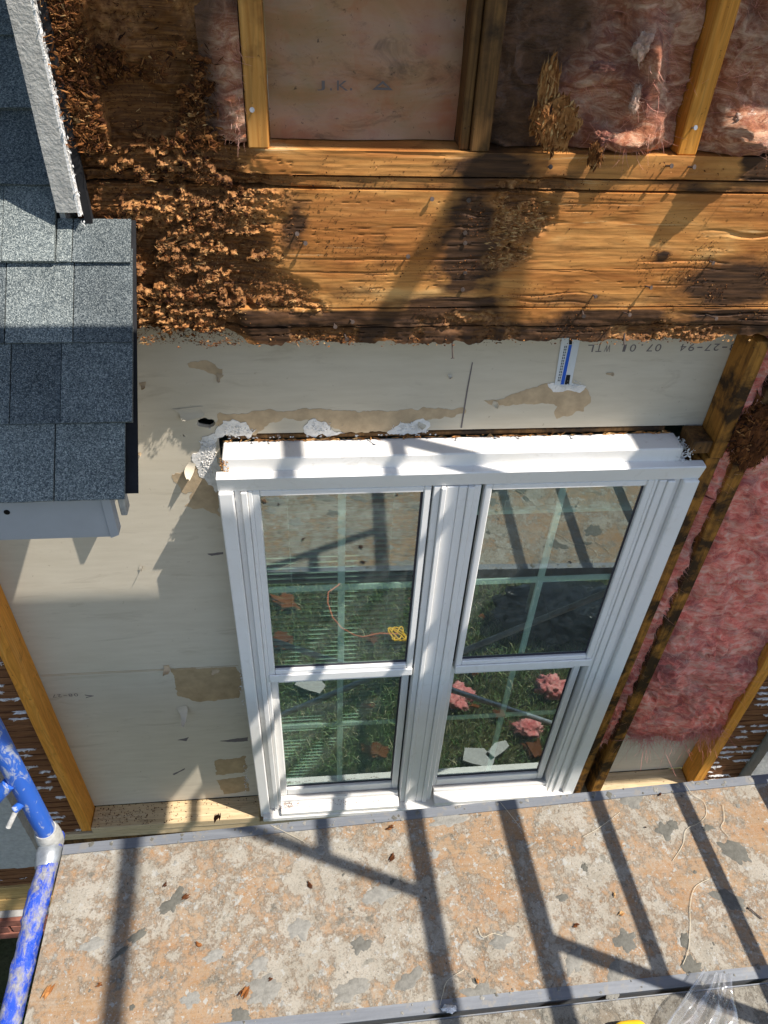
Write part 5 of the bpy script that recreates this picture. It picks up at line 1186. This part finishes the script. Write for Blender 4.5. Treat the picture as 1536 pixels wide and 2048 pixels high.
# yellow tool at the very bottom edge
MAT['yellow'] = plain('yellow_plastic', (.78, .46, .02), .4, .4, .06); 
q = WZ(1250, 2043, ZD+.02)
yt = thing('tool_case', 'yellow and black rounded tool lying at the bottom edge', 'tool', (q[0], q[1]-.05, ZD))
def rounded(name, cx, cy, cz, rx, ry, rz, m, e=.5):
    V = []; F = []; n, k_ = 12, 24
    for i in range(n+1):
        ph = math.pi*i/n-math.pi/2
        for j in range(k_):
            t = 2*math.pi*j/k_; s = lambda c_: math.copysign(abs(c_)**e, c_)
            V.append((cx+rx*s(math.cos(ph))*s(math.cos(t)), cy+ry*s(math.cos(ph))*s(math.sin(t)), cz+rz*s(math.sin(ph))))
    for i in range(n):
        for j in range(k_): F.append((i*k_+j, i*k_+(j+1) % k_, (i+1)*k_+(j+1) % k_, (i+1)*k_+j))
    return link(name, mesh_from(name, V, F, MAT[m], True), yt)
rounded('grip', q[0]+.006, q[1]-.041, ZD+.018, .040, .042, .020, 'yellow'); rounded('rubber_band', q[0]-.045, q[1]-.052, ZD+.017, .030, .045, .018, 'gasket')

# ------------------------------------------------------------------ things on the lawn, seen mirrored in the panes
ZG = -4.28
for (x, y, r, lab) in ((1.60, -1.38, (.10, .08, .07), 'bright pink insulation clump on the lawn mirrored lower right'), (.93, -1.36, (.11, .10, .06), 'pink insulation clump mirrored beside the mullion'), (1.36, -1.08, (.09, .06, .04), 'flat pink insulation scrap mirrored low in the right pane')):
    tuft('insulation_clump', lab, (x, y, ZG+.03), r, 900, 'pinkbright', group='pink clumps on the lawn', L=(.02, .05))
for i, (x, y, r, ti, lab) in enumerate(((.36, -.98, (.09, .06, .025), .6, 'brown wood slab on the lawn mirrored in the lower left pane'), (-.20, -2.32, (.10, .03, .02), .75, 'tan board piece mirrored at the upper left pane edge'), (-.24, -1.96, (.09, .05, .02), .6, 'brown wood offcut mirrored low in the upper left pane'),
        (.34, -1.32, (.05, .015, .012), .65, 'thin wood splinter mirrored in the lower left pane middle'), (1.37, -.93, (.07, .06, .02), .55, 'brown cardboard-like scrap mirrored at the lower right pane corner'), (.42, -1.93, (.045, .04, .02), .5, 'wood chip mirrored beside the orange cord'), (1.05, -1.27, (.035, .012, .01), .8, 'short pale splinter mirrored in the lower right pane'),
        (1.2, -1.20, (.04, .02, .01), .5, 'dry leaf mirrored right of the pink clump'), (.75, -2.3, (.03, .02, .01), .6, 'small dry leaf mirrored in the upper left pane'), (1.25, -2.1, (.03, .02, .01), .7, 'pale dry leaf mirrored in the upper right pane'), (1.1, -1.55, (.03, .02, .01), .7, 'dry leaf mirrored near the top of the lower right pane'), (.75, -1.1, (.04, .03, .012), .4, 'dark wood chip mirrored low behind the mullion'))):
    import bmesh
    bm = bmesh.new(); bmesh.ops.create_cube(bm, size=2); bmesh.ops.subdivide_edges(bm, edges=list(bm.edges), cuts=4, use_grid_fill=True)
    for v in bm.verts:
        c_ = np.array(v.co); c_ = c_*(1+.9*fbm(c_[0]*2+i*5, c_[1]*2, c_[2]*2, 3, i)); an = i*1.1
        v.co = (x+(c_[0]*math.cos(an)-c_[1]*math.sin(an))*r[0], y+(c_[0]*math.sin(an)*r[0]+c_[1]*math.cos(an)*r[1]), ZG+.03+c_[2]*r[2])
    me = bpy.data.meshes.new('lawn_debris'); bm.to_mesh(me); bm.free(); me.materials.append(MAT['chip'])
    at = me.attributes.new('tint', 'FLOAT', 'POINT'); at.data.foreach_set('value', np.full(len(me.vertices), ti*.62, np.float32))
    me.transform(Matrix.Translation((x, y, ZG+.03)) @ Matrix.Scale(.62, 4) @ Matrix.Translation((-x, -y, -ZG-.03)))
    link('wood_scrap', me, None, label=lab, cat='wood scrap', group='scraps on the lawn')
for (x, y, w, d, an, lab) in ((1.00, -.88, .10, .06, .2, 'white plasterboard scrap mirrored at the bottom of the right pane'), (1.13, -.93, .09, .035, -.7, 'narrow white scrap mirrored beside the larger white scrap'), (-.03, -1.5, .10, .06, .3, 'grey stucco scrap mirrored at the top of the lower left pane')):
    pts = [(x+a_*math.cos(an)-b_*math.sin(an), y+a_*math.sin(an)+b_*math.cos(an), ZG+.04) for a_, b_ in ((-w*.9, -d), (w*.3, -d*1.2), (w, -d*.2), (w*.8, d), (-w*.2, d*.8), (-w, d*.5))]
    fixn(MB().prism(pts, (0, 0, .012)).obj('board_scrap', MAT['stucco'], None, label=lab, cat='board scrap'))
# black bag
MAT['bag'] = (lambda t: (t.color((.008, .012, .016)), t.bump(t.noise((1, 1, 1), 9, 5, .6, 2.5), 1.0, .16), t.m)[-1])(NT('black_bag_film', .10, .8))
tb = tuft('refuse_bag', 'shiny black refuse bag on the lawn mirrored in the right upper pane', (1.85, -2.02, ZG+.14), (.48, .26, .17), 0, 'pink', cat='bag', sub=5); tb.data.materials[0] = MAT['bag']
MAT['cord'] = plain('orange_cord', (.50, .14, .06), .5, .3, .05)
cp = [(.21, -2.47), (.12, -2.38), (.11, -2.28), (.14, -2.14), (.20, -2.04), (.29, -1.97), (.35, -1.945), (.47, -1.96), (.60, -1.95)]
MB().path([(x, y, ZG+.045+.01*math.sin(i)) for i, (x, y) in enumerate(cp)], .006, 8).obj('extension_cord', MAT['cord'], None, True, label='reddish extension cord on the grass mirrored in the left pane', cat='cord')
pts = [(.60+.07*math.cos(t*1.9)*(1-.04*t), -1.95+.06*math.sin(t*2.3), ZG+.05+.006*math.sin(t*5)) for t in np.linspace(0, 12, 70)]
MB().path(pts, .006, 6).obj('rope_coil', MAT['yellow'], None, True, label='tangled yellow rope mirrored right in the left upper pane', cat='rope')

for o in bpy.data.objects:
    if o.parent is None and 'label' in o and 'kind' not in o: o['kind'] = 'thing'
